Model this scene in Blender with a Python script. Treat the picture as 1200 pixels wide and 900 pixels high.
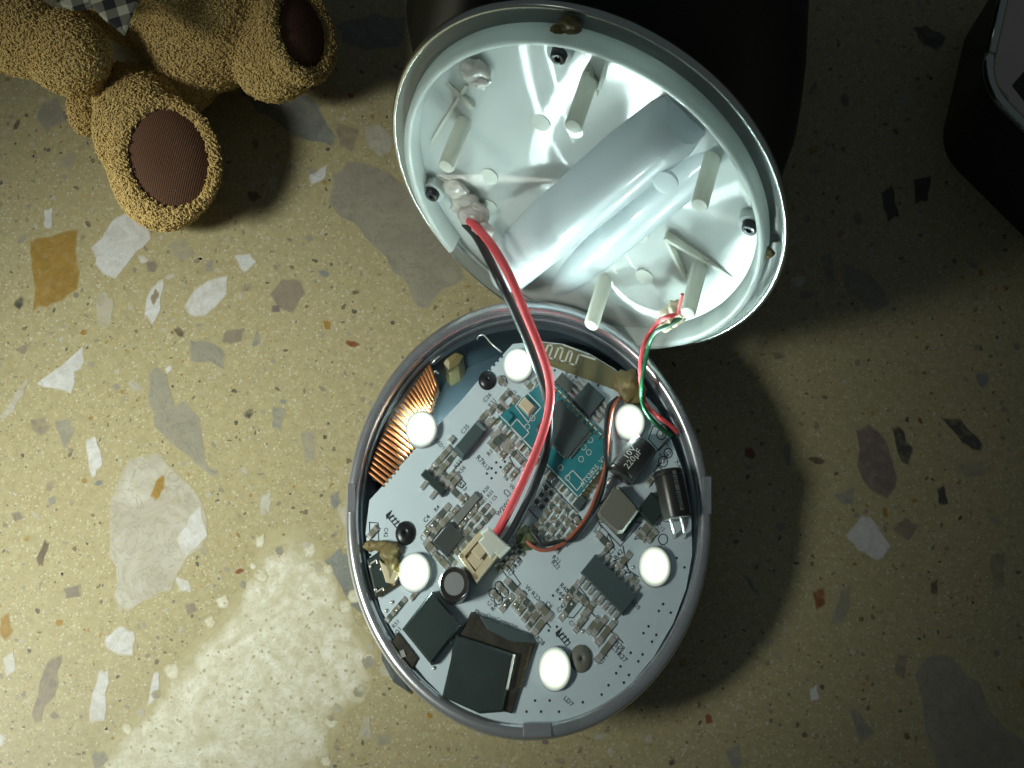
import bpy, math, random
import numpy as np
from mathutils import Vector, noise as mnoise
for o in list(bpy.data.objects): bpy.data.objects.remove(o)
S = bpy.context.scene
COL = S.collection
S.unit_settings.system = 'METRIC'; S.unit_settings.scale_length = 0.01      # 1 unit = 1 cm
R = math.radians
rnd = random.Random(7)

# ------------------------------------------------------------------ camera
PITCH = R(16); FOC = 600 / math.tan(R(21)); DIST = 24.4; ZR = 2.2
DV = Vector((0, math.sin(PITCH), -math.cos(PITCH))); RV = Vector((1, 0, 0)); UV = Vector((0, math.cos(PITCH), math.sin(PITCH)))
CP = Vector((0, 0, ZR)) - DIST * (DV + RV * (18 / FOC) - UV * (162 / FOC))
cd = bpy.data.cameras.new('camera'); cam = bpy.data.objects.new('camera', cd); COL.objects.link(cam)
cam.location = CP; cam.rotation_euler = (PITCH, 0, 0)
cd.sensor_fit = 'HORIZONTAL'; cd.angle = R(42); cd.clip_start = 0.5; cd.clip_end = 500
S.camera = cam
# ------------------------------------------------------------------ light of the dim room
W = bpy.data.worlds.new('World'); S.world = W; W.use_nodes = True
W.node_tree.nodes['Background'].inputs[0].default_value = (0.80, 0.92, 0.95, 1)
W.node_tree.nodes['Background'].inputs[1].default_value = 0.06
def area(name, loc, aim, size, power, col, spread):
    l = bpy.data.lights.new(name, 'AREA'); l.shape = 'DISK'; l.size = size; l.energy = power; l.color = col; l.spread = R(spread)
    o = bpy.data.objects.new(name, l); COL.objects.link(o); o.location = loc
    o.rotation_euler = (Vector(aim) - Vector(loc)).to_track_quat('-Z', 'Y').to_euler(); return o
area('desk_lamp_light', (-30.0, -8.0, 29.0), (-8.2, .2, 0), 11.0, 1100, (0.97, 1.0, 0.87), 31)
S.view_settings.view_transform = 'Standard'; S.view_settings.look = 'None'
S.view_settings.exposure = 0.0; S.view_settings.gamma = 1.0
S.cycles.use_denoising = True
S.cycles.max_bounces = 10; S.cycles.sample_clamp_indirect = 6.0
LED_POWER = 760.0

# ------------------------------------------------------------------ where a ray through the lens meets a plane
def P(px, py, z=0.0):
    v = DV + RV * ((px - 600) / FOC) - UV * ((py - 450) / FOC)
    return CP + v * ((z - CP.z) / v.z)
ZB = 2.12                                   # top of the circuit board
BC = P(618, 612, ZB)
AX = (P(628, 612, ZB) - BC) / 10; AY = (P(618, 622, ZB) - BC) / 10
AX.z = 0; AY.z = 0
UW = AX * 0.70 + AY * 0.714                # component axes on the board, cm per pixel
VW = AX * 0.63 - AY * 0.776

# ------------------------------------------------------------------ materials
def mat(name, col, rough=.5, metal=0, spec=.5, noise=None, bump=None, coat=0, sss=0, emit=None, trans=0, aniso=None, speck=None, transl=0, alpha=1, veins=False):
    m = bpy.data.materials.new(name); m.use_nodes = True
    nt = m.node_tree; N = nt.nodes; L = nt.links; b = N['Principled BSDF']
    b.inputs['Base Color'].default_value = (*col, 1); b.inputs['Roughness'].default_value = rough
    b.inputs['Metallic'].default_value = metal; b.inputs['Specular IOR Level'].default_value = spec
    b.inputs['Coat Weight'].default_value = coat; b.inputs['Coat Roughness'].default_value = .08
    b.inputs['Transmission Weight'].default_value = trans; b.inputs['Alpha'].default_value = alpha
    if sss:
        b.inputs['Subsurface Weight'].default_value = sss; b.inputs['Subsurface Radius'].default_value = (.3, .3, .3); b.inputs['Subsurface Scale'].default_value = .6
    if emit:
        b.inputs['Emission Color'].default_value = (*emit[0], 1); b.inputs['Emission Strength'].default_value = emit[1]
    tc = N.new('ShaderNodeTexCoord'); oi = N.new('ShaderNodeObjectInfo')
    add = N.new('ShaderNodeVectorMath'); add.operation = 'ADD'
    mul = N.new('ShaderNodeVectorMath'); mul.operation = 'SCALE'; mul.inputs[3].default_value = 37.0
    cmb = N.new('ShaderNodeCombineXYZ')
    for i in range(3): L.new(oi.outputs['Random'], cmb.inputs[i])
    L.new(cmb.outputs[0], mul.inputs[0]); L.new(tc.outputs['Object'], add.inputs[0]); L.new(mul.outputs[0], add.inputs[1])
    vec = add.outputs[0]
    last = None
    if noise:
        n = N.new('ShaderNodeTexNoise'); n.inputs['Scale'].default_value = noise[0]; n.inputs['Detail'].default_value = noise[3] if len(noise) > 3 else 5
        n.inputs['Roughness'].default_value = .6
        if veins: n.inputs['Distortion'].default_value = 1.8
        L.new(vec, n.inputs['Vector'])
        r = N.new('ShaderNodeValToRGB'); r.color_ramp.elements[0].position = .3; r.color_ramp.elements[1].position = .7
        c2 = noise[2]
        r.color_ramp.elements[0].color = (*[c + (k - c) * noise[1] for c, k in zip(col, c2)], 1); r.color_ramp.elements[1].color = (*col, 1)
        L.new(n.outputs['Fac'], r.inputs[0]); last = r.outputs[0]
        L.new(last, b.inputs['Base Color'])
    if veins:                              # faint threads through a chip
        n = N.new('ShaderNodeTexNoise'); n.inputs['Scale'].default_value = noise[0] * 1.7; n.inputs['Detail'].default_value = 8; n.inputs['Distortion'].default_value = 2.5; L.new(vec, n.inputs['Vector'])
        r = N.new('ShaderNodeValToRGB'); e = r.color_ramp.elements; e[0].position = .47; e[0].color = (0, 0, 0, 1); e[1].position = .53; e[1].color = (0, 0, 0, 1); x = e.new(.5); x.color = (.55, .55, .55, 1)
        L.new(n.outputs['Fac'], r.inputs[0]); mx = N.new('ShaderNodeMix'); mx.data_type = 'RGBA'; L.new(r.outputs[0], mx.inputs[0]); L.new(last, mx.inputs[6]); mx.inputs[7].default_value = (*[k * .8 for k in noise[2]], 1); last = mx.outputs[2]; L.new(last, b.inputs['Base Color'])
    if speck:                              # grains: list of (scale, threshold, colour)
        for sc, th, c in speck:
            v = N.new('ShaderNodeTexVoronoi'); v.inputs['Scale'].default_value = sc; v.inputs['Randomness'].default_value = 1
            L.new(vec, v.inputs['Vector'])
            sp = N.new('ShaderNodeSeparateColor'); L.new(v.outputs['Color'], sp.inputs[0])
            g = N.new('ShaderNodeMath'); g.operation = 'GREATER_THAN'; g.inputs[1].default_value = th; L.new(sp.outputs[0], g.inputs[0])
            mx = N.new('ShaderNodeMix'); mx.data_type = 'RGBA'; L.new(g.outputs[0], mx.inputs[0])
            if last is None: mx.inputs[6].default_value = (*col, 1)
            else: L.new(last, mx.inputs[6])
            mx.inputs[7].default_value = (*c, 1); last = mx.outputs[2]
        L.new(last, b.inputs['Base Color'])
    if bump:
        n = N.new('ShaderNodeTexNoise'); n.inputs['Scale'].default_value = bump[0]; n.inputs['Detail'].default_value = 4; L.new(vec, n.inputs['Vector'])
        bp = N.new('ShaderNodeBump'); bp.inputs['Strength'].default_value = bump[1]; bp.inputs['Distance'].default_value = bump[2] if len(bump) > 2 else .02
        L.new(n.outputs['Fac'], bp.inputs['Height']); L.new(bp.outputs[0], b.inputs['Normal'])
    if transl:
        t = N.new('ShaderNodeBsdfTranslucent'); t.inputs[0].default_value = (*col, 1)
        ms = N.new('ShaderNodeMixShader'); ms.inputs[0].default_value = transl
        L.new(b.outputs[0], ms.inputs[1]); L.new(t.outputs[0], ms.inputs[2]); L.new(ms.outputs[0], N['Material Output'].inputs[0])
    if aniso:
        g = N.new('ShaderNodeBsdfAnisotropic'); g.inputs['Roughness'].default_value = aniso[1]; g.inputs['Anisotropy'].default_value = aniso[2]
        tg = N.new('ShaderNodeTangent'); tg.direction_type = 'RADIAL'; tg.axis = 'Z'
        L.new(tg.outputs[0], g.inputs['Tangent'])
        ms2 = N.new('ShaderNodeMixShader'); ms2.inputs[0].default_value = aniso[0]
        src = N['Material Output'].inputs[0].links[0].from_socket
        L.new(src, ms2.inputs[1]); L.new(g.outputs[0], ms2.inputs[2]); L.new(ms2.outputs[0], N['Material Output'].inputs[0])
    return m
M = {}
M['table'] = mat('agglomerate stone', (.345, .31, .18), .36, spec=.4, noise=(5.5, .9, (.265, .235, .135), 12), bump=(22, .12, .01),
    speck=[(17, .92, (.32, .27, .14)), (28, .92, (.385, .355, .23)), (34, .93, (.26, .22, .12)), (30, .985, (.43, .41, .33))])
def stone(n, c, c2, sc=1.2, am=.8, rough=.34, mk=None):
    M['grain ' + n] = mat('grain ' + n, [q * .7 + w * .3 for q, w in zip(c, (.33, .30, .175))], rough, noise=(sc, am, c2, 4), spec=.4)
    M[n] = mk or mat('stone ' + n, c, rough, noise=(sc, am, c2, 9), bump=(9, .08, .01), spec=.4, veins=True)
    nt = M[n].node_tree; b = nt.nodes['Principled BSDF']; src = b.inputs['Base Color'].links[0].from_socket     # resin shows through where a chip thins out
    at = nt.nodes.new('ShaderNodeAttribute'); at.attribute_name = 'fade'; tc = nt.nodes.new('ShaderNodeTexCoord')
    nz = nt.nodes.new('ShaderNodeTexNoise'); nz.inputs['Scale'].default_value = 5; nz.inputs['Detail'].default_value = 6; nt.links.new(tc.outputs['Object'], nz.inputs[0])
    ma = nt.nodes.new('ShaderNodeMath'); ma.operation = 'MULTIPLY_ADD'; ma.inputs[1].default_value = 1.6; ma.inputs[2].default_value = -.8; nt.links.new(nz.outputs['Fac'], ma.inputs[0])
    ad = nt.nodes.new('ShaderNodeMath'); ad.operation = 'ADD'; ad.use_clamp = True; nt.links.new(at.outputs['Fac'], ad.inputs[0]); nt.links.new(ma.outputs[0], ad.inputs[1])
    mx = nt.nodes.new('ShaderNodeMix'); mx.data_type = 'RGBA'; mx.inputs[6].default_value = (.325, .292, .17, 1); nt.links.new(ad.outputs[0], mx.inputs[0]); nt.links.new(src, mx.inputs[7]); nt.links.new(mx.outputs[2], b.inputs['Base Color'])
stone('white', (.53, .54, .55), (.36, .36, .34), 2.2)
stone('quartz', (.42, .41, .36), (.27, .25, .19), .9)
stone('grey', (.27, .255, .20), (.19, .18, .145), 1.1)
stone('taupe', (.23, .195, .145), (.16, .14, .11), 1.5)
stone('brown', (.15, .115, .07), (.09, .07, .05), 2)
stone('ochre', (.29, .185, .045), (.20, .125, .03), 1.3)
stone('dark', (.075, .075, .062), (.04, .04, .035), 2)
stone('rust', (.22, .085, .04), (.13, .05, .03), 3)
stone('cream', (.52, .515, .42), (.40, .385, .28), 1.3, mk=mat('stone cream', (.60, .605, .53), .4, spec=.4, noise=(1.3, .9, (.41, .39, .275), 9), bump=(9, .15, .012), speck=[(26, .95, (.44, .42, .31)), (20, .975, (.32, .29, .19))], veins=True))  # pale stone with the glow beside the base painted into its colour
stone('buff', (.41, .385, .25), (.35, .32, .19), 1.0)  # mid tone for the painted fade of that glow
stone('slate', (.21, .22, .20), (.13, .14, .135), 1.6)
stone('mauve', (.19, .14, .12), (.12, .10, .10), 1.6)
M['metal'] = mat('brushed grey metal', (.72, .75, .78), .25, .84, noise=(3, .35, (.34, .36, .42)), bump=(40, .05, .004))
M['housing'] = mat('grey housing', (.10, .12, .13), .4, .35, noise=(2, .4, (.07, .085, .10)))
M['inside'] = mat('dark inside', (.035, .055, .07), .45, noise=(1.5, .5, (.02, .03, .04)))
M['board'] = mat('white solder mask', (.56, .68, .75), .38, coat=.2, noise=(2.5, .25, (.50, .61, .67)), bump=(14, .05, .004))
M['fr4'] = mat('bare board', (.17, .16, .075), .42, noise=(3, .5, (.12, .12, .06)))
M['module'] = mat('teal solder mask', (.03, .22, .26), .32, coat=.2, noise=(2, .5, (.02, .15, .19)))
M['chip'] = mat('chip epoxy', (.055, .085, .09), .45, bump=(60, .06, .003))
M['chipgrey'] = mat('grey epoxy', (.17, .19, .185), .45, bump=(60, .06, .003))
M['chipgloss'] = mat('glossy chip', (.06, .07, .07), .14)
M['black'] = mat('black plastic', (.030, .048, .046), .40, noise=(1.2, .5, (.013, .022, .022)), bump=(12, .08, .008))
M['resbody'] = mat('resistor body', (.085, .11, .10), .4)
M['capbody'] = mat('ceramic body', (.18, .185, .14), .45)
M['solder'] = mat('solder', (.82, .83, .80), .25, .7, bump=(30, .15, .01))
M['gold'] = mat('gold pad', (.75, .60, .33), .25, 1)
M['ink'] = mat('black print', (.02, .03, .04), .5)
M['whiteink'] = mat('white print', (.68, .72, .70), .5)
M['tin'] = mat('tinned trace', (.80, .80, .74), .3, .4)
M['copper'] = mat('enamelled copper', (.42, .19, .08), .34, .6, noise=(6, .5, (.35, .13, .04)))
M['ferrite'] = mat('ferrite', (.05, .035, .03), .5)
M['glue'] = mat('ochre glue', (.30, .245, .11), .45, sss=.4, transl=.3, noise=(5, .6, (.24, .19, .08)), bump=(8, .2, .02))
M['glueclear'] = mat('hot glue', (.74, .71, .68), .14, transl=.5, sss=.4, noise=(6, .4, (.66, .60, .55)), bump=(5, .3, .03))
M['greenglue'] = mat('clear glue dome', (.16, .19, .09), .15, sss=.2, noise=(9, .7, (.07, .11, .06)))
M['red'] = mat('red insulation', (.64, .075, .09), .45, sss=.1, bump=(6, .1, .02))
M['blackwire'] = mat('black insulation', (.016, .022, .024), .45, bump=(6, .1, .02))
M['greenwire'] = mat('green insulation', (.01, .085, .035), .35)
M['thinred'] = mat('thin red insulation', (.36, .10, .06), .4)
M['plug'] = mat('cream connector', (.60, .53, .37), .4, sss=.15)
M['plugwhite'] = mat('white connector', (.60, .64, .58), .4, sss=.15)
M['can'] = mat('capacitor top', (.30, .32, .33), .5, .5, bump=(40, .2, .006))
M['sleeve'] = mat('capacitor sleeve', (.03, .028, .026), .3, noise=(2, .5, (.015, .02, .02)))
M['induct'] = mat('inductor', (.16, .165, .14), .55, bump=(45, .15, .006))
M['shield'] = mat('stained steel shield', (.16, .15, .12), .35, .8, noise=(4, .8, (.06, .06, .055)))
M['led'] = mat('lit diode lens', (.50, .57, .60), .3, emit=((.76, 1.0, .95), LED_POWER))
def painted_halo(m):
    """the die burns at the centre, its glare halo is painted round it as dimmer coloured emission"""
    nt = m.node_tree; N = nt.nodes; L = nt.links; b = N['Principled BSDF']; tc = N.new('ShaderNodeTexCoord')
    mp = N.new('ShaderNodeVectorMath'); mp.operation = 'MULTIPLY_ADD'; mp.inputs[1].default_value = (2, 2, 0); mp.inputs[2].default_value = (-1, -1, 0); L.new(tc.outputs['Generated'], mp.inputs[0])
    ln = N.new('ShaderNodeVectorMath'); ln.operation = 'LENGTH'; L.new(mp.outputs[0], ln.inputs[0])
    r = N.new('ShaderNodeValToRGB'); e = r.color_ramp.elements; e[0].position = .54; e[0].color = (1, 1, 1, 1); e[1].position = 1; e[1].color = (.15, .15, .15, 1)
    for p, v in ((.62, .45), (.76, .33), (.88, .25)): x = e.new(p); x.color = (v, v, v, 1)
    L.new(ln.outputs['Value'], r.inputs[0])
    ml = N.new('ShaderNodeMath'); ml.operation = 'MULTIPLY_ADD'; ml.inputs[1].default_value = math.log10(LED_POWER) + 1.3; ml.inputs[2].default_value = -1.3; L.new(r.outputs[0], ml.inputs[0])
    pw = N.new('ShaderNodeMath'); pw.operation = 'POWER'; pw.inputs[0].default_value = 10; L.new(ml.outputs[0], pw.inputs[1]); L.new(pw.outputs[0], b.inputs['Emission Strength'])
    c = N.new('ShaderNodeValToRGB'); e = c.color_ramp.elements; e[0].position = .60; e[0].color = (.76, 1, .95, 1); e[1].position = 1; e[1].color = (.75, .6, .75, 1)  # coloured fringe of the glare, painted into the emission
    for p, v in ((.76, (1, .95, .78)), (.88, (.75, 1, .62))): x = e.new(p); x.color = (*v, 1)
    L.new(ln.outputs['Value'], c.inputs[0]); L.new(c.outputs[0], b.inputs['Emission Color'])
painted_halo(M['led'])
M['ledbase'] = mat('diode package', (.45, .50, .50), .5)
M['lid'] = mat('milky plastic', (.70, .75, .73), .32, sss=.5, transl=.5, noise=(1.2, .15, (.64, .69, .67)), spec=.4)
M['lidfloor'] = mat('milky plastic floor', (.74, .79, .78), .42, sss=.6, transl=.4, noise=(1.4, .25, (.66, .71, .71)), spec=.3, bump=(2.2, .05, .05), aniso=(.17, .33, -.985))
M['tube'] = mat('milky tube', (.72, .77, .80), .42, coat=.35, sss=.6, transl=.45, spec=.45, noise=(1.8, .2, (.65, .70, .74)), bump=(3, .04, .04))
M['post'] = mat('milky post', (.74, .75, .69), .3, transl=.5)
M['disc'] = mat('moulding disc', (.74, .77, .72), .2, transl=.35)
M['lidedge'] = mat('polished edge', (.55, .58, .56), .22, .9)
M['flange'] = mat('frosted flange', (.34, .38, .36), .3, transl=.25, coat=.2, noise=(1.3, .35, (.24, .27, .26)))
M['screw'] = mat('black screw', (.03, .034, .038), .32, .5)
M['plush'] = mat('plush fabric', (.68, .51, .22), .9, spec=.1, noise=(3, .5, (.55, .39, .15)))
M['pad'] = mat('brown corduroy', (.15, .08, .052), .95, spec=.05)
M['casing'] = mat('black casing', (.010, .014, .015), .42, noise=(.8, .5, (.006, .008, .009)), bump=(20, .1, .01))
M['greyface'] = mat('grey face', (.50, .45, .41), .5, noise=(2, .2, (.42, .38, .35)), speck=[(3.2, .985, (.3, .29, .28))])
M['chrome'] = mat('chrome', (.45, .50, .48), .18, 1)
# corduroy ribs on the foot pad
def ribs(m, sc):
    nt = m.node_tree; b = nt.nodes['Principled BSDF']; tc = nt.nodes.new('ShaderNodeTexCoord')
    w = nt.nodes.new('ShaderNodeTexWave'); w.inputs['Scale'].default_value = sc; w.inputs['Distortion'].default_value = 1.6; w.inputs['Detail'].default_value = 2
    mp = nt.nodes.new('ShaderNodeMapping'); mp.inputs['Rotation'].default_value = (0, 0, R(12))
    nt.links.new(tc.outputs['Object'], mp.inputs[0]); nt.links.new(mp.outputs[0], w.inputs[0])
    bp = nt.nodes.new('ShaderNodeBump'); bp.inputs['Strength'].default_value = .3; bp.inputs['Distance'].default_value = .03
    nt.links.new(w.outputs['Fac'], bp.inputs['Height']); nt.links.new(bp.outputs[0], b.inputs['Normal'])
    mx = nt.nodes.new('ShaderNodeMix'); mx.data_type = 'RGBA'; nt.links.new(w.outputs['Fac'], mx.inputs[0])
    c = b.inputs['Base Color'].default_value[:]
    mx.inputs[6].default_value = (c[0] * .75, c[1] * .75, c[2] * .75, 1); mx.inputs[7].default_value = (c[0] * 1.1, c[1] * 1.1, c[2] * 1.1, 1)
    nt.links.new(mx.outputs[2], b.inputs['Base Color'])
ribs(M['pad'], 8.5)
def plaid():
    m = mat('plaid cloth', (.3, .3, .26), .9, spec=.1); nt = m.node_tree; b = nt.nodes['Principled BSDF']; tc = nt.nodes.new('ShaderNodeTexCoord')
    sx = nt.nodes.new('ShaderNodeMapping'); sx.inputs['Rotation'].default_value = (0, 0, R(-20)); nt.links.new(tc.outputs['Object'], sx.inputs[0])
    out = []
    for ax in ('X', 'Y'):
        w = nt.nodes.new('ShaderNodeTexWave'); w.bands_direction = ax; w.inputs['Scale'].default_value = .75; nt.links.new(sx.outputs[0], w.inputs[0])
        g = nt.nodes.new('ShaderNodeMath'); g.operation = 'GREATER_THAN'; g.inputs[1].default_value = .55; nt.links.new(w.outputs['Fac'], g.inputs[0]); out.append(g)
    a = nt.nodes.new('ShaderNodeMath'); a.operation = 'ADD'; nt.links.new(out[0].outputs[0], a.inputs[0]); nt.links.new(out[1].outputs[0], a.inputs[1])
    r = nt.nodes.new('ShaderNodeValToRGB'); r.color_ramp.interpolation = 'CONSTANT'
    d = nt.nodes.new('ShaderNodeMath'); d.operation = 'DIVIDE'; d.inputs[1].default_value = 2; nt.links.new(a.outputs[0], d.inputs[0])
    e = r.color_ramp.elements; e[0].color = (.03, .035, .035, 1); e[1].position = .4; e[1].color = (.16, .16, .13, 1); x = e.new(.9); x.color = (.42, .40, .32, 1)
    nt.links.new(d.outputs[0], r.inputs[0]); nt.links.new(r.outputs[0], b.inputs['Base Color']); return m
M['plaid'] = plaid()

# ------------------------------------------------------------------ builders
WL = {}                                     # world position of every object's origin
def link(name, me, pos, parent=None, mats=()):
    for m in mats: me.materials.append(m)
    o = bpy.data.objects.new(name, me); COL.objects.link(o)
    pos = Vector(pos)
    if parent is not None: o.parent = parent; o.location = pos - WL[parent.name]
    else: o.location = pos
    WL[o.name] = pos.copy(); return o
def thing(name, label, cat, pos):
    o = bpy.data.objects.new(name, None); COL.objects.link(o); o.location = pos; o.empty_display_size = .5
    o['label'] = label; o['category'] = cat; WL[o.name] = Vector(pos); return o
class MB:
    def __init__(s): s.v = []; s.f = []; s.m = []
    def prism(s, pts, z0, z1, bev=0, mi=0, lean=(0, 0)):
        """pts: (x, y) outline; a block between two heights with a chamfered top"""
        pts = [Vector((p[0], p[1])) for p in pts]
        a = sum(pts[i].x * pts[i - 1].y - pts[i - 1].x * pts[i].y for i in range(len(pts)))
        if a > 0: pts.reverse()
        n = len(pts); c = sum(pts, Vector((0, 0))) / n; b0 = len(s.v); rings = [(1, z0)]
        if bev:
            r = max(1e-4, min((p - c).length for p in pts)); rings += [(1, z1 - bev), (1 - min(.45, bev / r), z1)]
        else: rings += [(1, z1)]
        for k, z in rings:
            for p in pts: q = c + (p - c) * k; s.v.append((q.x + lean[0] * (z - z0), q.y + lean[1] * (z - z0), z))
        for r in range(len(rings) - 1):
            for i in range(n):
                j = (i + 1) % n; s.f.append((b0 + r * n + i, b0 + r * n + j, b0 + (r + 1) * n + j, b0 + (r + 1) * n + i)); s.m.append(mi)
        t = b0 + (len(rings) - 1) * n
        s.f.append(tuple(range(t, t + n))); s.m.append(mi)
        s.f.append(tuple(range(b0 + n - 1, b0 - 1, -1))); s.m.append(mi)
    def tube(s, path, rad, seg=8, mi=0, cap=True):
        path = [Vector(p) for p in path]; b0 = len(s.v); n = len(path); nor = None
        for i, p in enumerate(path):
            t = (path[min(i + 1, n - 1)] - path[max(i - 1, 0)]).normalized()
            if nor is None: nor = t.orthogonal().normalized()
            nor = (nor - t * nor.dot(t)).normalized(); bi = t.cross(nor)
            r = rad[i] if isinstance(rad, (list, tuple)) else rad
            for k in range(seg):
                a = 2 * math.pi * k / seg; s.v.append(tuple(p + (nor * math.cos(a) + bi * math.sin(a)) * r))
        for i in range(n - 1):
            for k in range(seg):
                k2 = (k + 1) % seg; s.f.append((b0 + i * seg + k, b0 + i * seg + k2, b0 + (i + 1) * seg + k2, b0 + (i + 1) * seg + k)); s.m.append(mi)
        if cap:
            s.f.append(tuple(b0 + k for k in range(seg - 1, -1, -1))); s.f.append(tuple(b0 + (n - 1) * seg + k for k in range(seg))); s.m += [mi, mi]
    def lathe(s, prof, fn, seg=96, mi=0, closed=False, arc=None):
        """prof: (radius, depth) pairs; fn(radius*cos, radius*sin, depth) gives the world point"""
        b0 = len(s.v); n = len(prof)
        for k in range(seg):
            a = 2 * math.pi * k / seg if arc is None else arc[0] + (arc[1] - arc[0]) * k / (seg - 1)
            for r, d in prof: s.v.append(tuple(fn(r * math.cos(a), r * math.sin(a), d)))
        rng = n if closed else n - 1
        if arc is not None: s.f.append(tuple(b0 + i for i in range(n))); s.f.append(tuple(b0 + (seg - 1) * n + n - 1 - i for i in range(n))); s.m += [mi, mi]
        for k in range(seg if arc is None else seg - 1):
            k2 = (k + 1) % seg
            for i in range(rng):
                i2 = (i + 1) % n; s.f.append((b0 + k * n + i, b0 + k2 * n + i, b0 + k2 * n + i2, b0 + k * n + i2)); s.m.append(mi)
    def blob(s, c, rx, ry, rz, rough=0, seed=0, mi=0, nu=18, nv=10, half=False, ax=None):
        c = Vector(c); b0 = len(s.v)
        e = ax or (Vector((1, 0, 0)), Vector((0, 1, 0)), Vector((0, 0, 1)))
        v1 = math.pi / 2 if half else math.pi
        for i in range(nv + 1):
            th = v1 * i / nv
            for k in range(nu):
                ph = 2 * math.pi * k / nu; d = Vector((math.sin(th) * math.cos(ph), math.sin(th) * math.sin(ph), math.cos(th)))
                q = 1 + rough * mnoise.noise(d * 1.9 + Vector((seed, seed * 2.3, 1))) * (1 if i else 1)
                s.v.append(tuple(c + (e[0] * d.x * rx + e[1] * d.y * ry + e[2] * d.z * rz) * q))
        for i in range(nv):
            for k in range(nu):
                k2 = (k + 1) % nu; s.f.append((b0 + i * nu + k, b0 + (i + 1) * nu + k, b0 + (i + 1) * nu + k2, b0 + i * nu + k2)); s.m.append(mi)
    def mesh(s, name, off=(0, 0, 0), smooth=False):
        me = bpy.data.meshes.new(name); o = Vector(off)
        me.from_pydata([(v[0] - o.x, v[1] - o.y, v[2] - o.z) for v in s.v], [], s.f)
        me.polygons.foreach_set('material_index', s.m)
        if smooth: me.polygons.foreach_set('use_smooth', [True] * len(s.f))
        me.update(); return me
    def obj(s, name, mats, parent=None, pos=None, smooth=False, sharp=None):
        if pos is None: pos = WL[parent.name] if parent is not None else Vector((0, 0, 0))
        me = s.mesh(name, pos, smooth)
        if not isinstance(mats, (list, tuple)): mats = [mats]
        o = link(name, me, pos, parent, [M[m] if isinstance(m, str) else m for m in mats])
        if smooth and sharp: me.set_sharp_from_angle(angle=R(sharp))
        return o
def spline(pts, n=8):
    pts = [Vector(p) for p in pts]; out = []
    q = [pts[0] * 2 - pts[1]] + pts + [pts[-1] * 2 - pts[-2]]
    for i in range(1, len(q) - 2):
        a, b, c, d = q[i - 1:i + 3]
        for k in range(n):
            t = k / n; out.append(.5 * ((2 * b) + (c - a) * t + (2 * a - 5 * b + 4 * c - d) * t * t + (3 * b - a - 3 * c + d) * t ** 3))
    out.append(pts[-1]); return out
def PX(pts, z): return [P(x, y, z).to_2d() for x, y in pts]

# ================================================================== THE TABLE TOP
mb = MB(); mb.prism([(-40, -35), (40, -35), (40, 45), (-40, 45)], -2.0, 0.0)
table = mb.obj('table_top', 'table'); table['kind'] = 'structure'
def in_poly(x, y, poly):
    r = False
    for i in range(len(poly)):
        x1, y1 = poly[i]; x2, y2 = poly[i - 1]
        if (y1 > y) != (y2 > y) and x < (x2 - x1) * (y - y1) / (y2 - y1) + x1: r = not r
    return r
def rough_poly(pts, target=20, amp=.06, seed=0):
    """breaks the edges of an outline as a stone chip's are"""
    n = len(pts); k = max(1, round(target / n)); out = []
    rr = random.Random(seed)
    size = max(max(p[0] for p in pts) - min(p[0] for p in pts), max(p[1] for p in pts) - min(p[1] for p in pts))
    for i in range(n):
        a = pts[i]; b = pts[(i + 1) % n]
        for j in range(k):
            t = j / k; w = 0 if j == 0 else 1
            out.append((a[0] + (b[0] - a[0]) * t + rr.uniform(-1, 1) * amp * size * .35 * (w + .25), a[1] + (b[1] - a[1]) * t + rr.uniform(-1, 1) * amp * size * .35 * (w + .25)))
    return out
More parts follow.
